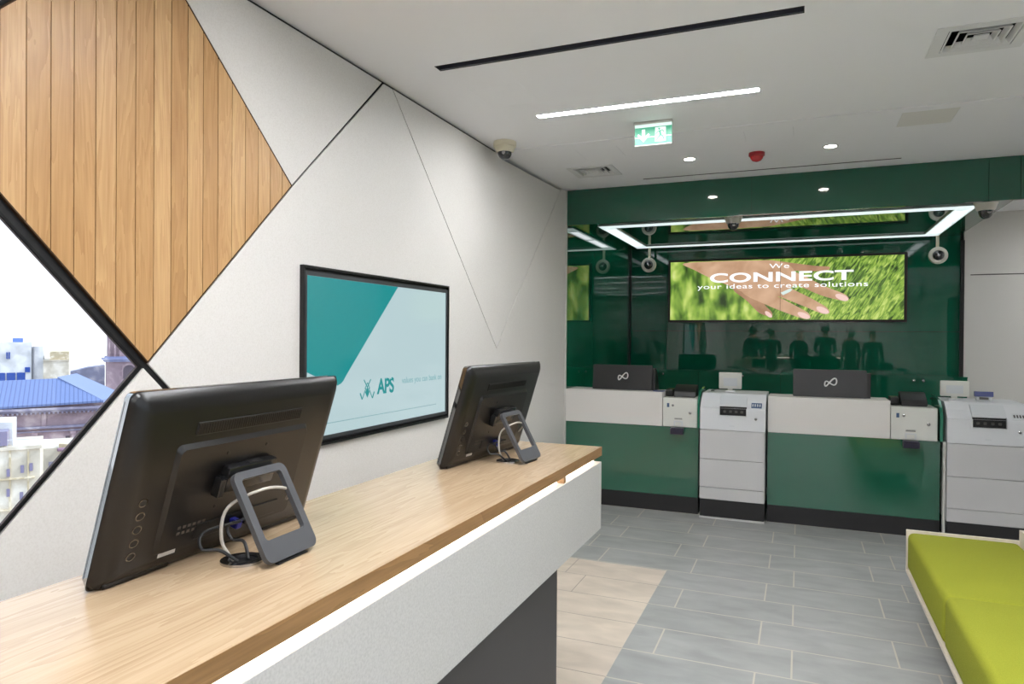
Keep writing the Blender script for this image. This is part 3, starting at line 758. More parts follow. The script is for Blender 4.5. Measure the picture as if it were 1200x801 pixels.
def safebox(x0, x1, label):
    t = thing('slip_box', label, 'box', ((x0+x1)/2, YF+.15, .737))
    obj('housing', box(x0, x1, YF-.004, YF+.34, .7375, .985, .003, 1), 'safe', t)
    obj('window', box(x0+.035, x0+.055, YF-.006, YF-.0045, .905, .94), 'blue', t)
    obj('lock', lathe(bmesh.new(), [(.010, 0), (.010, -.004), (.006, -.005)], (x0+.085, YF-.0045, .922), axis=1, n=16), 'steel', t)
    obj('lock', lathe(bmesh.new(), [(.012, 0), (.012, -.005), (.007, -.006)], (x1-.06, YF-.0045, .862), axis=1, n=16), 'steel', t)
    bm = bmesh.new(); bx(bm, x0+.10, x0+.165, YF-.0055, YF-.0045, .803, .808); bx(bm, x0+.10, x0+.165, YF-.0055, YF-.0045, .811, .814)
    obj('slot', bm, 'ink', t)
    obj('bracket', ringprism(bmesh.new(), [(x0+.095, .745), (x0+.17, .745), (x0+.17, .79), (x0+.095, .79)], [(x0+.105, .746), (x0+.16, .746), (x0+.16, .78), (x0+.105, .78)], 1, YF-.012, YF-.005), 'alu', t)
    r = thing('card_reader', label.replace('white slip box', 'small dark card reader hung beneath the white slip box').split(' with')[0], 'card reader', (x0+.13, YF-.04, .70))
    bm = bmesh.new(); bx(bm, x0+.075, x0+.185, YF-.085, YF-.013, .682, .738, .010, 3); obj('body', bm, 'purple', r, smooth=True)
    obj('card_slot', box(x0+.095, x0+.165, YF-.0862, YF-.0852, .724, .727), 'gap', r)
safebox(-1.09, -.80, 'white slip box of the left teller station')
safebox(.655, .965, 'white slip box of the right teller station')
# dark scanners on the slip boxes
def scanner(x0, x1, label):
    t = thing('document_scanner', label, 'scanner', ((x0+x1)/2, YF+.2, .986))
    bm = bmesh.new(); prism(bm, [(YF+.10, .986), (YF+.30, .986), (YF+.30, 1.085), (YF+.25, 1.09), (YF+.12, 1.03)], 0, x0+.035, x1)
    bmesh.ops.bevel(bm, geom=bm.edges[:], offset=.006, segments=2, affect='EDGES'); obj('body', bm, 'laptop', t, smooth=True)
    bm = bmesh.new(); bx(bm, x0-.035, x0+.028, YF+.14, YF+.3, .9865, 1.05, .008, 2); obj('handset', bm, 'black', t, smooth=True)
    obj('cord', tube(bmesh.new(), [(x0-.01, YF+.14, 1.0), (x0+.02, YF+.10, .995), (x0+.05, YF+.12, 1.01)], .003), 'cable', t, smooth=True)
scanner(-1.055, -.83, 'black document scanner on the left slip box')
scanner(.70, .915, 'black document scanner on the right slip box')
# curved glass divider between slip box and cash machine
def divider(x, label):
    pr = [(6.02, .735), (6.0, .74), (6.0, .93), (6.03, .99), (6.12, 1.04), (6.26, 1.052), (6.34, 1.062), (6.42, 1.062), (6.42, .735)]
    t = thing('glass_divider', label, 'divider', (x, YF+.15, .735))
    obj('glass', prism(bmesh.new(), pr, 0, x-.004, x+.004), 'greenedge', t)
    obj('glass_edge', prism(bmesh.new(), [(5.992, .742), (5.992, .935), (6.024, .998), (6.115, 1.048), (6.26, 1.06), (6.34, 1.07), (6.42, 1.07), (6.42, 1.063), (6.341, 1.063), (6.26, 1.053), (6.119, 1.041), (6.029, .991), (5.9995, .932), (5.9995, .742)], 0, x-.009, x+.009), 'greenedge', t)
divider(-.785, 'curved green glass divider left of the middle cash machine')
divider(.985, 'curved green glass divider left of the right cash machine')
tag(obj('post', box(.9965, 1.012, YF-.05, YF+.0, .0, .74, .001, 1), 'trimwhite'), 'slim white post between the right counter base and the right cash machine', 'post')

# cash machines
def cash_machine(x0, label, x1, feature_right):
    yf = 5.95; cx = (x0+x1)/2
    t = thing('cash_machine', label, 'cash machine', (cx, yf+.3, 0))
    obj('plinth', box(x0+.004, x1-.004, yf+.006, yf+.6, .014, .158), 'plinth', t)
    obj('foot_strip', box(x0-.002, x1-.002, yf-.006, yf+.55, .0005, .0135), 'machine', t)
    for z0, z1 in ((.160, .258), (.261, .494), (.497, .738)):
        obj('front_panel', box(x0, x1-.006, yf, yf+.03, z0, z1, .002, 1), 'machine', t)
    obj('cabinet', box(x0+.002, x1-.002, yf+.031, yf+.6, .1585, .738), 'machine', t)
    # head with slanted fascia and an opening
    ox0, ox1 = x0+.155, x0+.37
    pr = [(yf, .742), (yf, .925), (yf+.07, .985), (yf+.15, 1.035), (yf+.6, 1.035), (yf+.6, .742)]
    bm = bmesh.new()
    prism(bm, pr, 0, x0, ox0); prism(bm, pr, 0, ox1, x1)
    prism(bm, [(yf, .742), (yf, .862), (yf+.16, .862), (yf+.16, .742)], 0, ox0, ox1)
    prism(bm, [(yf+.13, .862), (yf+.13, 1.02), (yf+.15, 1.035), (yf+.6, 1.035), (yf+.6, .742), (yf+.16, .742), (yf+.16, .862)], 0, ox0, ox1)
    hd = obj('head', bm, 'machtop', t)
    obj('opening_frame', ringprism(bmesh.new(), [(ox0-.012, .850), (ox1+.012, .850), (ox1+.012, .925), (ox0-.012, .925)], [(ox0+.003, .864), (ox1-.003, .864), (ox1-.003, .924), (ox0+.003, .924)], 1, yf-.005, yf-.0005), 'machtop', t)
    # roller lid above, dark cash slot below
    bm = bmesh.new(); prism(bm, [(yf+.025, .952), (yf+.12, 1.025), (yf+.129, 1.0), (yf+.06, .94)], 0, ox0+.002, ox1-.002); obj('lid', bm, 'alu', t)
    obj('lid_bar', box(ox0+.002, ox1-.002, yf+.01, yf+.035, .938, .951, .003, 1), 'machtop', t)
    obj('cash_slot', box(ox0+.002, ox1-.002, yf+.03, yf+.055, .864, .936), 'black', t)
    bm = bmesh.new()
    for k in range(4): bx(bm, ox0+.03+k*.045, ox0+.052+k*.045, yf+.022, yf+.03, .885, .905, .003, 1)
    obj('rollers', bm, 'ink', t)
    # keypad / display on the slanted part
    def slant(xa, xb, s0, s1, lift, m, nm, par):
        bm = bmesh.new(); a = Vector((0, yf, .925)); b = Vector((0, yf+.07, .985)); u = (b-a); L = u.length; u.normalize(); nn = Vector((0, -u.z, u.y))
        vs = []
        for l_ in (-.001, lift):
            for x, s in ((xa, s0), (xb, s0), (xb, s1), (xa, s1)): q = a+u*s*L+nn*l_; vs.append(bm.verts.new((x, q.y, q.z)))
        bm.faces.new(vs[:4][::-1]); bm.faces.new(vs[4:])
        for i in range(4): bm.faces.new((vs[i], vs[(i+1) % 4], vs[4+(i+1) % 4], vs[4+i]))
        return obj(nm, bm, m, par)
    kp = slant(ox1+.035, x1-.03, .15, .75, .003, 'blue' if feature_right == 'blue' else 'alu', 'keypad', t)
    for k in range(4): slant(ox1+.042+k*.018, ox1+.052+k*.018, .3, .6, .005, 'alu' if feature_right == 'blue' else 'ink', 'key', kp)
    obj('lock', lathe(bmesh.new(), [(.011, 0), (.011, -.004), (.006, -.005)], (x1-.075, yf-.0005, .845), axis=1, n=16), 'steel', t)
    obj('badge', box(ox0+.08, ox0+.12, yf-.002, yf-.0005, .775, .783), 'alu', t)
    return t
cash_machine(-.766, 'pale grey floor standing cash machine in the middle of the green counters', -.250, 'blue')
cm = cash_machine(1.0155, 'pale grey floor standing cash machine at the right edge, beside the bench', 1.535, 'grey')
obj('door_handle', box(1.0145, 1.0185, 5.944, 5.9495, .55, .68), 'alu', cm)
# operator displays on the machines
def op_display(x, y, z, w, h, tilt, rz, label):
    t = thing('operator_display', label, 'display', (x, y, z), rz)
    bm = bmesh.new(); bx(bm, -w*.22, w*.22, -.05, .05, 0, .012, .003, 1); obj('foot', bm, 'machtop', t, world=False)
    bm = bmesh.new(); bx(bm, -.02, .02, -.01, .012, .012, .06, .002, 1); obj('neck', bm, 'safe', t, world=False)
    hd = bmesh.new(); bx(hd, -w/2, w/2, -.018, .012, .03, .03+h, .008, 2)
    pn = bmesh.new(); bx(pn, -w*.3, w*.3, -.0195, -.0182, .03+h*.2, .03+h*.72, .0005, 1)
    sc = bmesh.new(); bx(sc, -w*.45, w*.45, .0122, .0135, .04, .02+h)
    for b in (hd, pn, sc):
        for v in b.verts:
            yy, zz = v.co.y, v.co.z-.03; v.co.y = yy*math.cos(tilt)-zz*math.sin(tilt); v.co.z = .03+yy*math.sin(tilt)+zz*math.cos(tilt)
    o = obj('housing', hd, 'safe', t, world=False, smooth=True); obj('rear_cover', pn, 'alu', o, world=False); obj('screen', sc, 'screen_off', o, world=False)
    bm = bmesh.new(); tube(bm, [(-.02, 0, .02), (-w*.5, .02, .02), (-w*.85, .0, .006), (-w*.7, -.05, .006)], .003); obj('cord', bm, 'cable', t, world=False, smooth=True)
op_display(-.56, 6.33, 1.0355, .19, .15, R(22), .1, 'small white tilted operator display on the middle cash machine')
op_display(1.115, 6.29, 1.0355, .19, .12, R(4), -.05, 'small white upright operator display on the right cash machine')
t = thing('date_stamp', 'small blue and grey desk stamp on the right cash machine', 'stamp', (1.31, 6.3, 1.0355), -.1)
bm = bmesh.new(); bx(bm, -.05, .05, -.03, .03, .0, .035, .004, 1); obj('base', bm, 'alu', t, world=False)
bm = bmesh.new(); prism(bm, [(-.035, .035), (.035, .035), (.03, .07), (-.028, .074)], 0, -.06, .06); obj('cover', bm, 'stamp', t, world=False)
bm = bmesh.new(); bx(bm, -.03, .03, -.0315, -.0302, .012, .03); obj('plate', bm, 'ink', t, world=False)

# teller desks and office monitors behind the ledges
for x0, x1, lab in ((-1.983, -.80, 'white teller desk behind the left ledge'), (-.235, .98, 'white teller desk behind the right ledge')):
    t = thing('teller_desk', lab, 'desk', ((x0+x1)/2, 6.8, 0))
    obj('desk_top', box(x0, x1, 6.735, 7.2, .72, .75, .002, 1), 'ledge', t)
    obj('leg_panel', box(x0, x0+.03, 6.74, 7.18, 0, .7195), 'ledge', t); obj('leg_panel', box(x1-.03, x1, 6.74, 7.18, 0, .7195), 'ledge', t)
def office_monitor(x, label):
    z0 = 1.031
    t = thing('laptop', label, 'laptop', (x, 6.21, z0))
    bm = bmesh.new(); prism(bm, rr(0, .112, .545, .222, .006), 1, 0, .012)
    for v in bm.verts: yy, zz = v.co.y, v.co.z; v.co.y = yy-.06+zz*.12; 
    lid = obj('lid', bm, 'laptop', t, world=False)
    bm = bmesh.new(); prism(bm, [(-.045, .001), (.135, .001), (.135, .02), (.06, .16), (-.02, .2), (-.035, .2)], 0, .262, .30)
    obj('side_shade', bm, 'black', t, world=False)
    bm = bmesh.new(); bx(bm, -.27, .26, -.04, .13, .0005, .018, .003, 1); obj('keyboard_base', bm, 'black', t, world=False)
    # two linked loops, the silver badge on the lid
    bm = bmesh.new()
    P_ = []
    for k in range(33):
        a = 2*math.pi*k/32; s = 1+.22*math.sin(a)
        P_.append((.044*math.sin(a)*s, -.066+.122*.12, .118+.046*math.sin(a)*math.cos(a)*s+.013*math.sin(a)))
    tube(bm, P_, .0056, 8, False)
    obj('badge', bm, 'logo', lid, world=False, smooth=True)
office_monitor(-1.485, 'black laptop lid with silver looped badge on the left white ledge')
office_monitor(.225, 'black laptop lid with silver looped badge on the right white ledge')
tag(obj('notepad', box(-1.19, -1.10, 6.1, 6.2, 1.0305, 1.036), 'stamp'), 'small blue notepad on the left white ledge beside the laptop', 'notepad')

# low green cabinets against the back wall
xs = [-1.96, -1.075, -.19, .695, 1.56]
cl = ('leftmost low green gloss cabinet under the back wall, beside the side wall', 'low green gloss cabinet below the left half of the wide screen', 'low green gloss cabinet below the right half of the wide screen', 'rightmost low green gloss cabinet under the back wall, by the white wall')
for k in range(4):
    x0, x1 = xs[k]+.001, xs[k+1]-.001
    t = thing('low_cabinet', cl[k], 'cabinet', ((x0+x1)/2, 8.35, 0))
    obj('body', box(x0, x1, 8.17, 8.595, .08, 1.115), 'greenband', t)
    obj('top', box(x0, x1, 8.148, 8.597, 1.116, 1.132), 'green', t)
    obj('plinth', box(x0, x1, 8.2, 8.59, 0, .079), 'plinth', t)
    mid = (x0+x1)/2
    for s, a, b in ((-1, x0+.002, mid-.0015), (1, mid+.0015, x1-.002)):
        d = obj('door', box(a, b, 8.15, 8.169, .085, 1.113), 'green', t)
        kx = mid+s*.043
        obj('knob', lathe(bmesh.new(), [(.006, 0), (.006, -.012), (.013, -.016), (.013, -.024), (.008, -.027)], (kx, 8.1495, 1.085), axis=1, n=16), 'steel', d, smooth=True)

# ------------------------------------------------------------------ green bench
t = thing('bench', 'lime green upholstered bench with a pale shell at the lower right', 'bench', (.83, 3.3, 0))
BX, BY = .567, 4.432
obj('seat_board', box(BX-.004, 1.09, 1.25, BY+.004, .198, .214, .001, 1), 'wood_white', t)
obj('end_board', box(BX-.004, 1.09, BY-.012, BY+.004, .2145, .436, .001, 1), 'wood_white', t)
obj('back_board', box(1.091, 1.112, 1.25, BY+.004, .17, .492, .001, 1), 'wood_white', t)
obj('plinth', box(.75, 1.0, 1.45, 4.2, .0, .1975), 'plinth', t)
def cushion(y0, y1, ztop, bulge):
    bm = bmesh.new(); bx(bm, BX, 1.088, y0, y1, .2145, ztop)
    bmesh.ops.subdivide_edges(bm, edges=bm.edges[:], cuts=1)
    bmesh.ops.bevel(bm, geom=[e for e in bm.edges if e.is_boundary or e.calc_face_angle(0) > 1], offset=.032, segments=5, affect='EDGES', profile=.5)
    obj('cushion', bm, 'fabric', t, smooth=True)
cushion(3.368, BY-.0135, .428, 0); cushion(2.31, 3.350, .440, 0); cushion(1.26, 2.292, .43, 0)

# ------------------------------------------------------------------ the hall behind the viewer, seen mirrored in the green glass
def back_counter(x0, x1, y, lab):
    t = thing('low_counter', lab, 'counter', ((x0+x1)/2, y, 0))
    obj('top', box(x0, x1, y-.3, y+.3, 1.0, 1.035, .001, 1), 'oakedge', t)
    obj('led_strip', box(x0+.03, x1-.03, y+.255, y+.27, .982, .9995), 'ledstrip', t)
    obj('body', box(x0+.02, x1-.02, y-.28, y+.25, .0, .98), 'counterwhite', t)
back_counter(-1.0, -.1, -3.6, 'small oak topped counter in the rear hall'); back_counter(.9, 1.6, -4.2, 'second oak topped counter further back in the rear hall')
suit = [mat('suit_navy', (24,26,34), .8), mat('suit_charcoal', (34,33,34), .8), mat('coat_black', (20,20,21), .85), mat('jacket_brown', (58,48,42), .8)]
hair = [mat('hair_dark', (30,24,20), .6), mat('hair_grey', (120,116,110), .6)]
def person(x, y, h, rz, ms, mh, lab, arm=0):
    t = thing('person', lab, 'person', (x, y, 0), rz); k = h/1.75
    V = [(0,0,.95,.15), (0,0,1.12,.135), (0,0,1.32,.165), (0,.0,1.45,.10), (0,.0,1.52,.052), (0,-.01,1.60,.075), (0,-.012,1.68,.088), (0,0,1.735,.05)]
    E_ = [(i, i+1) for i in range(7)]
    def add(p, par): V.append(p); E_.append((par, len(V)-1)); return len(V)-1
    for s in (-1, 1):
        a = add((s*.10, 0, .86, .092), 0); a = add((s*.11, -.01, .50, .062), a); a = add((s*.115, .02, .14, .042), a); a = add((s*.12, .0, .05, .042), a); add((s*.13, -.16, .035, .032), a)
        b = add((s*.19, 0, 1.41, .062), 3); b = add((s*.235, .02, 1.13, .047), b)
        e = (s*.15, -.20, 1.10) if arm else (s*.25, -.06, .88)
        b = add((*e, .033), b); b0 = add((e[0]*.96, e[1]-.02, e[2]-.05 if not arm else e[2]+.02, .034), b)
        for f_ in range(4): q = add((e[0]*.96+(f_-1.5)*.016, e[1]-.03, e[2]-.11 if not arm else e[2]+.03, .0085), b0); add((e[0]*.96+(f_-1.5)*.016, e[1]-.045, e[2]-.15+abs(f_-1.3)*.008 if not arm else e[2]+.01, .0075), q)
        add((e[0]*.9, e[1]-.055, e[2]-.08 if not arm else e[2]+.05, .009), b0)
    me = bpy.data.meshes.new('body'); me.from_pydata([Vector(v[:3])*k for v in V], E_, []); me.materials.append(M['skin'] if False else ms)
    o = bpy.data.objects.new('body', me); C.objects.link(o); o.parent = t
    sk_ = o.modifiers.new('Skin', 'SKIN'); me.skin_vertices or None
    if not me.skin_vertices:
        bpy.context.view_layer.update()
    for i, v in enumerate(V): me.skin_vertices[0].data[i].radius = (v[3]*k, v[3]*k*(.72 if i in (0,1,2) else 1))
    me.skin_vertices[0].data[0].use_root = True
    s_ = o.modifiers.new('Sub', 'SUBSURF'); s_.levels = 1; s_.render_levels = 2
    bm = bmesh.new(); bmesh.ops.create_uvsphere(bm, u_segments=20, v_segments=14, radius=.108*k)
    for v in bm.verts: v.co = Vector((v.co.x*.86, v.co.y*.98+.02*k, v.co.z*1.02+1.67*k))
    bmesh.ops.delete(bm, geom=[v for v in bm.verts if v.co.y < -.035*k and v.co.z < 1.70*k or v.co.z < 1.60*k], context='VERTS')
    obj('hair', bm, mh, t, world=False, smooth=True)
    return o
def skin_by_height(m, zc):
    m = m.copy(); g = G(m); o = g.sep(g.obj()); c0 = tuple(m.node_tree.nodes['Principled BSDF'].inputs['Base Color'].default_value)
    f = g.math('GREATER_THAN', o[2], zc); g.l(g.mix(f, c0, lin((196,150,124))), g.p.inputs['Base Color']); return m
PP = [(-1.15, -2.2, 1.80, .4, 0, 0, 'person in a navy suit standing in the rear hall', 0), (-.72, -2.9, 1.76, -.3, 1, 0, 'person in a charcoal suit with hands raised in the rear hall', 1), (-.02, -3.0, 1.72, 2.6, 2, 1, 'grey haired person in a black coat in the rear hall', 0),
      (.62, -2.7, 1.84, .2, 2, 0, 'tall person in a dark coat in the rear hall', 1), (1.25, -3.1, 1.74, -.5, 3, 1, 'person in a brown jacket in the rear hall', 0), (1.72, -2.6, 1.70, 2.9, 1, 0, 'person in a charcoal jacket turned away in the rear hall', 0)]
for x, y, h, rz, si, hi, lab, arm in PP: person(x, y, h, rz, skin_by_height(suit[si], 1.49*h/1.75), hair[hi], lab, arm)

# ------------------------------------------------------------------ the city outside the window
A55 = R(55); CA = Vector((-math.sin(A55), math.cos(A55), 0)); CU = Vector((math.cos(A55), math.sin(A55), 0)); KS = 3.0
def city(bm):                              # built in (u to the right, d away, z), enlarged about the viewer's height
    for v in bm.verts:
        u, d, z = v.co; v.co = CU*u*KS+CA*d*KS+Vector((0, 0, 1.5+(z-1.5)*KS))
    return bm
def cobj(n, bm, m, par=None):
    return obj(n, city(bm), m, par)
def cthing(n, lab, u, d, z): return thing(n, lab, 'building', CU*u*KS+CA*d*KS+Vector((0, 0, 1.5+(z-1.5)*KS)))
def stone(name, a, b, sc=.25):
    m = mat(name, a, .9); g = G(m); n = g.noise(g.obj(), sc*1.6, 8, .3); g.l(g.ramp(n, [(.36, tuple(v*.93 for v in a)), (.5, a), (.62, b)]), g.p.inputs['Base Color']); return m
sp = stone('pink_stone', (168,146,156), (200,180,184)); sc_ = stone('cream_stone', (218,208,190), (242,234,220)); sy = stone('yellow_stone', (206,190,158), (236,226,204), .6)
sw = stone('white_render', (224,225,228), (240,240,240)); blueg = mat('blue_window', (44,82,168), .15); dk = mat('dark_opening', (96,84,96), .6)
rf = mat('blue_grey_roof', (98,126,196), .5); g = G(rf); o = g.sep(g.obj())
stp = g.math('FRACT', g.math('MULTIPLY', g.math('ADD', g.math('MULTIPLY', o[0], CU.x), g.math('MULTIPLY', o[1], CU.y)), 1.6))
g.l(g.ramp(stp, [(.1, (78,94,142)), (.35, (106,124,172))]), g.p.inputs['Base Color'])
ZG = -9.0
# bell tower
t = cthing('bell_tower', 'pinkish stone bell tower with cornice behind the window at its right corner', 2.8, 61, ZG)
cobj('shaft', box(2.02, 4.4, 60.2, 62.4, ZG, -.6), sp, t); cobj('upper_stage', box(2.1, 4.3, 60.35, 62.2, -.3, 2.6), sp, t)
bm = bmesh.new(); bx(bm, 1.74, 4.7, 59.95, 62.6, -.45, -.33); bx(bm, 1.86, 4.6, 60.05, 62.5, -.6, -.45); bx(bm, 1.95, 4.5, 60.15, 62.45, -.33, -.2); cobj('cornice', bm, stone('cornice_blue', (150,156,196), (190,192,214)), t)
bm = bmesh.new()
for u in (2.12, 2.5, 2.85): bx(bm, u, u+.14, 60.2, 60.34, -.2, 2.4)
cobj('pilasters', bm, sp, t)
bm = bmesh.new()
ap = [(3.1, -1.9), (3.9, -1.9), (3.9, -1.25)]+[(3.5+.4*math.cos(a*math.pi/10), -1.25+.4*math.sin(a*math.pi/10)) for a in range(1, 10)]+[(3.1, -1.25)]
prism(bm, ap, 1, 60.12, 60.19); cobj('arched_niche', bm, dk, t)
bm = bmesh.new(); inn = [(3.5+(p[0]-3.5)*1.22, -1.5+(p[1]+1.5)*1.18) for p in ap]; ringprism(bm, inn, ap, 1, 60.08, 60.19); cobj('niche_moulding', bm, sp, t)
# church / palace with sloping roof
t = cthing('stone_palace', 'classical stone building with a blue grey sloping roof outside the window', -.9, 46, ZG)
cobj('wall', box(-5.5, 1.53, 45.05, 50, ZG, -2.35), sp, t)
bm = bmesh.new()
vs = [bm.verts.new(p) for p in ((-5.6, 44.7, -2.44), (1.35, 44.7, -2.2), (-.85, 48.0, -1.1), (-5.6, 48.0, -1.2), (-5.6, 44.7, -2.55), (1.35, 44.7, -2.31), (-.85, 48.0, -1.3), (-5.6, 48.0, -1.4))]
for q in ((0,1,2,3), (4,7,6,5), (0,4,5,1), (1,5,6,2), (2,6,7,3), (3,7,4,0)): bm.faces.new([vs[i] for i in q])
cobj('roof', bm, rf, t)
bm = bmesh.new()
vs = [bm.verts.new(p) for p in ((1.35, 44.72, -2.2), (2.2, 47.5, -1.95), (.1, 50, -.92), (-.85, 48.0, -1.02), (1.35, 44.72, -2.34), (2.2, 47.5, -2.1), (.1, 50, -1.1), (-.85, 48.0, -1.2))]
for q in ((0,1,2,3), (4,7,6,5), (0,4,5,1), (1,5,6,2), (2,6,7,3), (3,7,4,0)): bm.faces.new([vs[i] for i in q])
cobj('side_roof', bm, mat('pale_blue_roof', (128,142,180), .6), t)
bm = bmesh.new(); bx(bm, -5.5, 1.7, 44.6, 45.1, -2.62, -2.5); bx(bm, -5.5, 1.62, 44.75, 45.1, -2.74, -2.62); bx(bm, -5.5, 1.62, 44.85, 45.1, -3.62, -3.5); bx(bm, -5.5, 1.55, 44.92, 45.1, -3.82, -3.75)
for k in range(36): bx(bm, -5.4+k*.2, -5.32+k*.2, 44.65, 45.1, -2.82, -2.74)
cobj('cornice', bm, stone('cornice_grey', (150,144,168), (200,192,204)), t)
bm = bmesh.new()
for u in (-1.9, -.15, .45, 1.3, 1.42): bx(bm, u, u+.16, 44.9, 45.1, -6, -3.84); bx(bm, u-.05, u+.21, 44.86, 45.1, -3.98, -3.84)
bx(bm, -1.5, -1.3, 44.95, 45.1, -3.5, -2.82)
cobj('columns', bm, sp, t)
bm = bmesh.new()
for u, w_, z0, z1 in ((-.42, .2, -6, -4.1), (.16, .2, -6, -4.1), (.85, .38, -6, -4.05)): bx(bm, u, u+w_, 45.0, 45.04, z0, z1)
cobj('openings', bm, dk, t)
# white building with blue windows and the block beside it
t = cthing('white_building', 'white building with blue windows on the skyline outside the window', -3.8, 72, ZG)
cobj('wall', box(-9, -3.05, 70, 75, ZG, .75), sw, t); cobj('stair_block', box(-3.04, -2.25, 70.3, 75, ZG, .42), sw, t)
cobj('side_wing', box(-2.9, -2.86, 69.9, 70.29, -2.5, .44), mat('grey_downpipe', (160,160,170), .7), t)
bm = bmesh.new()
for u in (-5.4, -4.72, -4.05): bx(bm, u, u+.58, 69.93, 69.99, -2.6, -1.74)
for u in (-4.75, -4.6): bx(bm, u, u+.1, 69.93, 69.99, -.6, -.05)
bx(bm, -3.5, -3.15, 69.9, 69.99, -1.72, -1.3)
cobj('windows', bm, blueg, t)
bm = bmesh.new(); bx(bm, -4.4, -3.7, 71, 71.8, .76, 1.1); cobj('roof_tank', bm, mat('tank_blue', (96,130,210), .4), t)
t = cthing('yellow_block', 'weathered cream stone block on the skyline left of the bell tower', -1.3, 72, ZG)
cobj('wall', box(-2.24, -.42, 70.0, 73.5, ZG, -.75), sc_, t); cobj('roof_hut', box(-1.8, -.42, 70.1, 73.2, -.74, -.02), sy, t)
cobj('cornice', box(-2.24, -.38, 69.94, 73.5, -.8, -.72), sc_, t)
t = cthing('far_wall', 'long pale stone roofline between the block and the bell tower', .9, 62, ZG)
bm = bmesh.new(); prism(bm, [(-.3, ZG), (2.0, ZG), (2.0, -.95), (.9, -1.1), (-.3, -1.4)], 1, 63, 65); cobj('wall', bm, stone('grey_stone', (150,152,176), (196,194,206)), t)
# near cream houses
t = cthing('cream_house', 'sunlit cream house with terrace and windows low outside the window', -1.7, 31, ZG)
cobj('wall', box(-4.5, -1.05, 30.0, 33, ZG, -2.55), sc_, t); cobj('penthouse', box(-3.5, -1.9, 30.8, 32.8, -2.54, -1.72), sw, t)
bm = bmesh.new(); bx(bm, -4.5, -1.0, 29.93, 30.03, -2.62, -2.5)
cobj('parapet', bm, sc_, t)
bm = bmesh.new()
for k in range(15): bx(bm, -3.2+k*.15, -3.19+k*.15, 29.97, 29.99, -2.5, -2.25)
bx(bm, -3.2, -1.06, 29.96, 30.0, -2.27, -2.25); cobj('railing', bm, mat('railing_pale', (214,220,230), .5), t)
bm = bmesh.new()
for u, z in ((-2.02, -3.55), (-2.02, -4.25), (-1.62, -3.45), (-1.36, -3.4), (-1.64, -4.4)): bx(bm, u, u+.10, 29.95, 29.99, z, z+.27)
bx(bm, -2.28, -2.0, 29.95, 30.79, -2.45, -1.95)
cobj('windows', bm, mat('pane_violet', (134,128,160), .3), t)
bm = bmesh.new()
for z in (-3.66, -4.75): bx(bm, -2.4, -1.2, 29.9, 30, z, z+.05)
for u in (-1.95, -1.42): bx(bm, u, u+.05, 29.96, 30, -6, -2.6)
cobj('balcony_slab', bm, sy, t)
t = cthing('terrace_house', 'cream terraced house with flower boxes behind the nearer cream house', -.6, 35, ZG)
cobj('wall', box(-1.5, .8, 34.0, 37, ZG, -3.2), sc_, t)
bm = bmesh.new(); prism(bm, [(-.55, -3.2), (.5, -3.2), (.5, -2.95), (-.1, -3.1), (-.55, -3.05)], 1, 34.0, 34.3); cobj('gable', bm, sy, t)
bm = bmesh.new()
for u in (-.9, -.5, -.1): bx(bm, u, u+.16, 33.95, 33.99, -4.2, -3.75)
cobj('windows', bm, mat('pane_grey', (150,146,170), .3), t)
bm = bmesh.new(); bx(bm, -.6, .45, 33.7, 33.99, -3.32, -3.2, .03, 1); cobj('flower_box', bm, mat('planting', (150,120,140), .9), t)
bm = bmesh.new(); bx(bm, -400, 400, -300, 500, -32, -31.5)
struct('ground', bm, mat('city_ground', (186,180,172), .95))

struct('ground', box(XR+.11, 14, -12, 8, -.25, -.05), mat('bounce_paving', (222,222,222), .8))  # unseen pale slab added to bounce daylight up to the ceiling
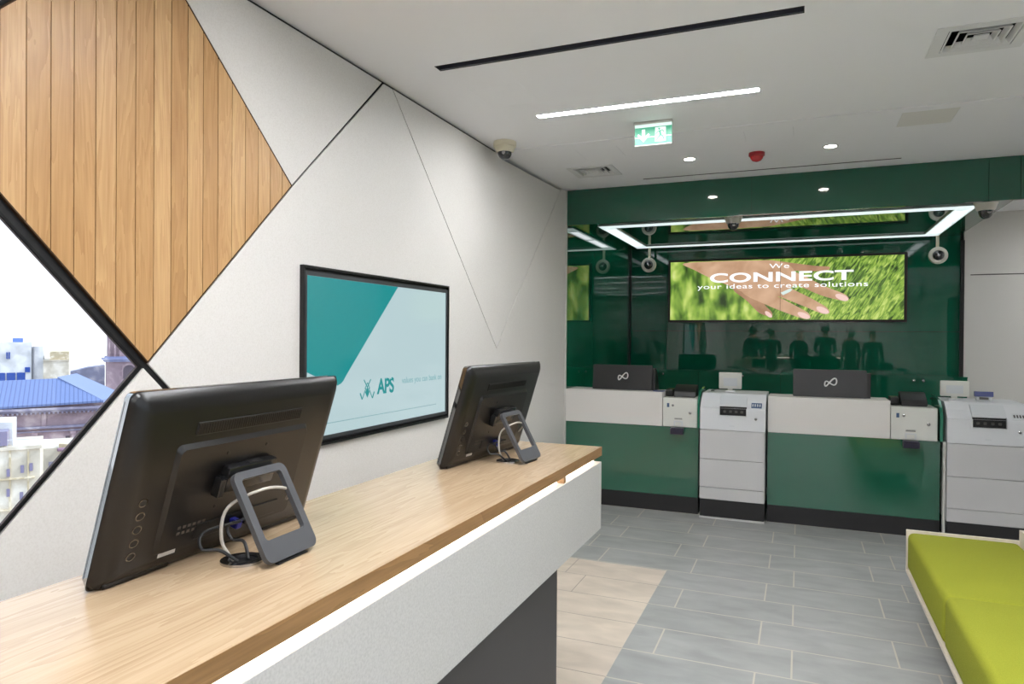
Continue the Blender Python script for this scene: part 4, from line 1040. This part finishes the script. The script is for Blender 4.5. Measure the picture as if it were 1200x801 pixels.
# ------------------------------------------------------------------ daylight
w = bpy.data.worlds.new('World'); bpy.context.scene.world = w; w.use_nodes = True; nt = w.node_tree
bg = nt.nodes['Background']
tc = nt.nodes.new('ShaderNodeTexCoord'); sp_ = nt.nodes.new('ShaderNodeSeparateXYZ'); rp = nt.nodes.new('ShaderNodeValToRGB')
nt.links.new(tc.outputs['Generated'], sp_.inputs[0]); nt.links.new(sp_.outputs[2], rp.inputs[0]); nt.links.new(rp.outputs[0], bg.inputs[0])
rp.color_ramp.elements[0].position = 0; rp.color_ramp.elements[0].color = (.95, .97, 1, 1); rp.color_ramp.elements[1].position = .8; rp.color_ramp.elements[1].color = (.6, .78, 1, 1)
bg.inputs[1].default_value = 1.15
sun = bpy.data.lights.new('sun', 'SUN'); sun.energy = 2.1; sun.angle = R(3); sun.color = (1, .99, .97)
so = bpy.data.objects.new('sun', sun); C.objects.link(so)
so.rotation_euler = Vector((.7, .62, .9)).to_track_quat('Z', 'Y').to_euler()

# ------------------------------------------------------------------ camera
cam = bpy.data.cameras.new('camera'); co = bpy.data.objects.new('camera', cam); C.objects.link(co)
F, yaw, pit, rol = 808.45, .395143, -.00716, .0074756
cam.sensor_width = 36; cam.lens = F/1200*36; cam.clip_end = 2000; cam.clip_start = .02
cy, sy_ = math.cos(yaw), math.sin(yaw); cp, spt = math.cos(pit), math.sin(pit)
f = Vector((-sy_*cp, cy*cp, spt)); r = Vector((cy, sy_, 0)); u = r.cross(f); cr, sr = math.cos(rol), math.sin(rol)
r2 = cr*r+sr*u; u2 = -sr*r+cr*u
co.matrix_world = Matrix(((r2.x, u2.x, -f.x, 0), (r2.y, u2.y, -f.y, 0), (r2.z, u2.z, -f.z, 1.5), (0, 0, 0, 1)))
S = bpy.context.scene; S.camera = co
S.view_settings.view_transform = 'Standard'; S.view_settings.look = 'None'; S.view_settings.gamma = 1; S.view_settings.use_curve_mapping = False
S.view_settings.exposure = .84
# base colours except the ceiling's are darkened, offsetting the little light it gets
for m in bpy.data.materials:
    if not m.use_nodes or 'Principled BSDF' not in m.node_tree.nodes or m is M['ceil']: continue
    p = m.node_tree.nodes['Principled BSDF']; i = p.inputs['Base Color']; K = .86
    if i.is_linked:
        x = m.node_tree.nodes.new('ShaderNodeMix'); x.data_type = 'RGBA'; x.blend_type = 'MULTIPLY'; x.inputs[0].default_value = 1
        x.inputs[7].default_value = (K, K, K, 1); src = i.links[0].from_socket
        m.node_tree.links.new(src, x.inputs[6]); m.node_tree.links.new(x.outputs[2], i)
    else: i.default_value = tuple(v*K for v in i.default_value[:3])+(1,)
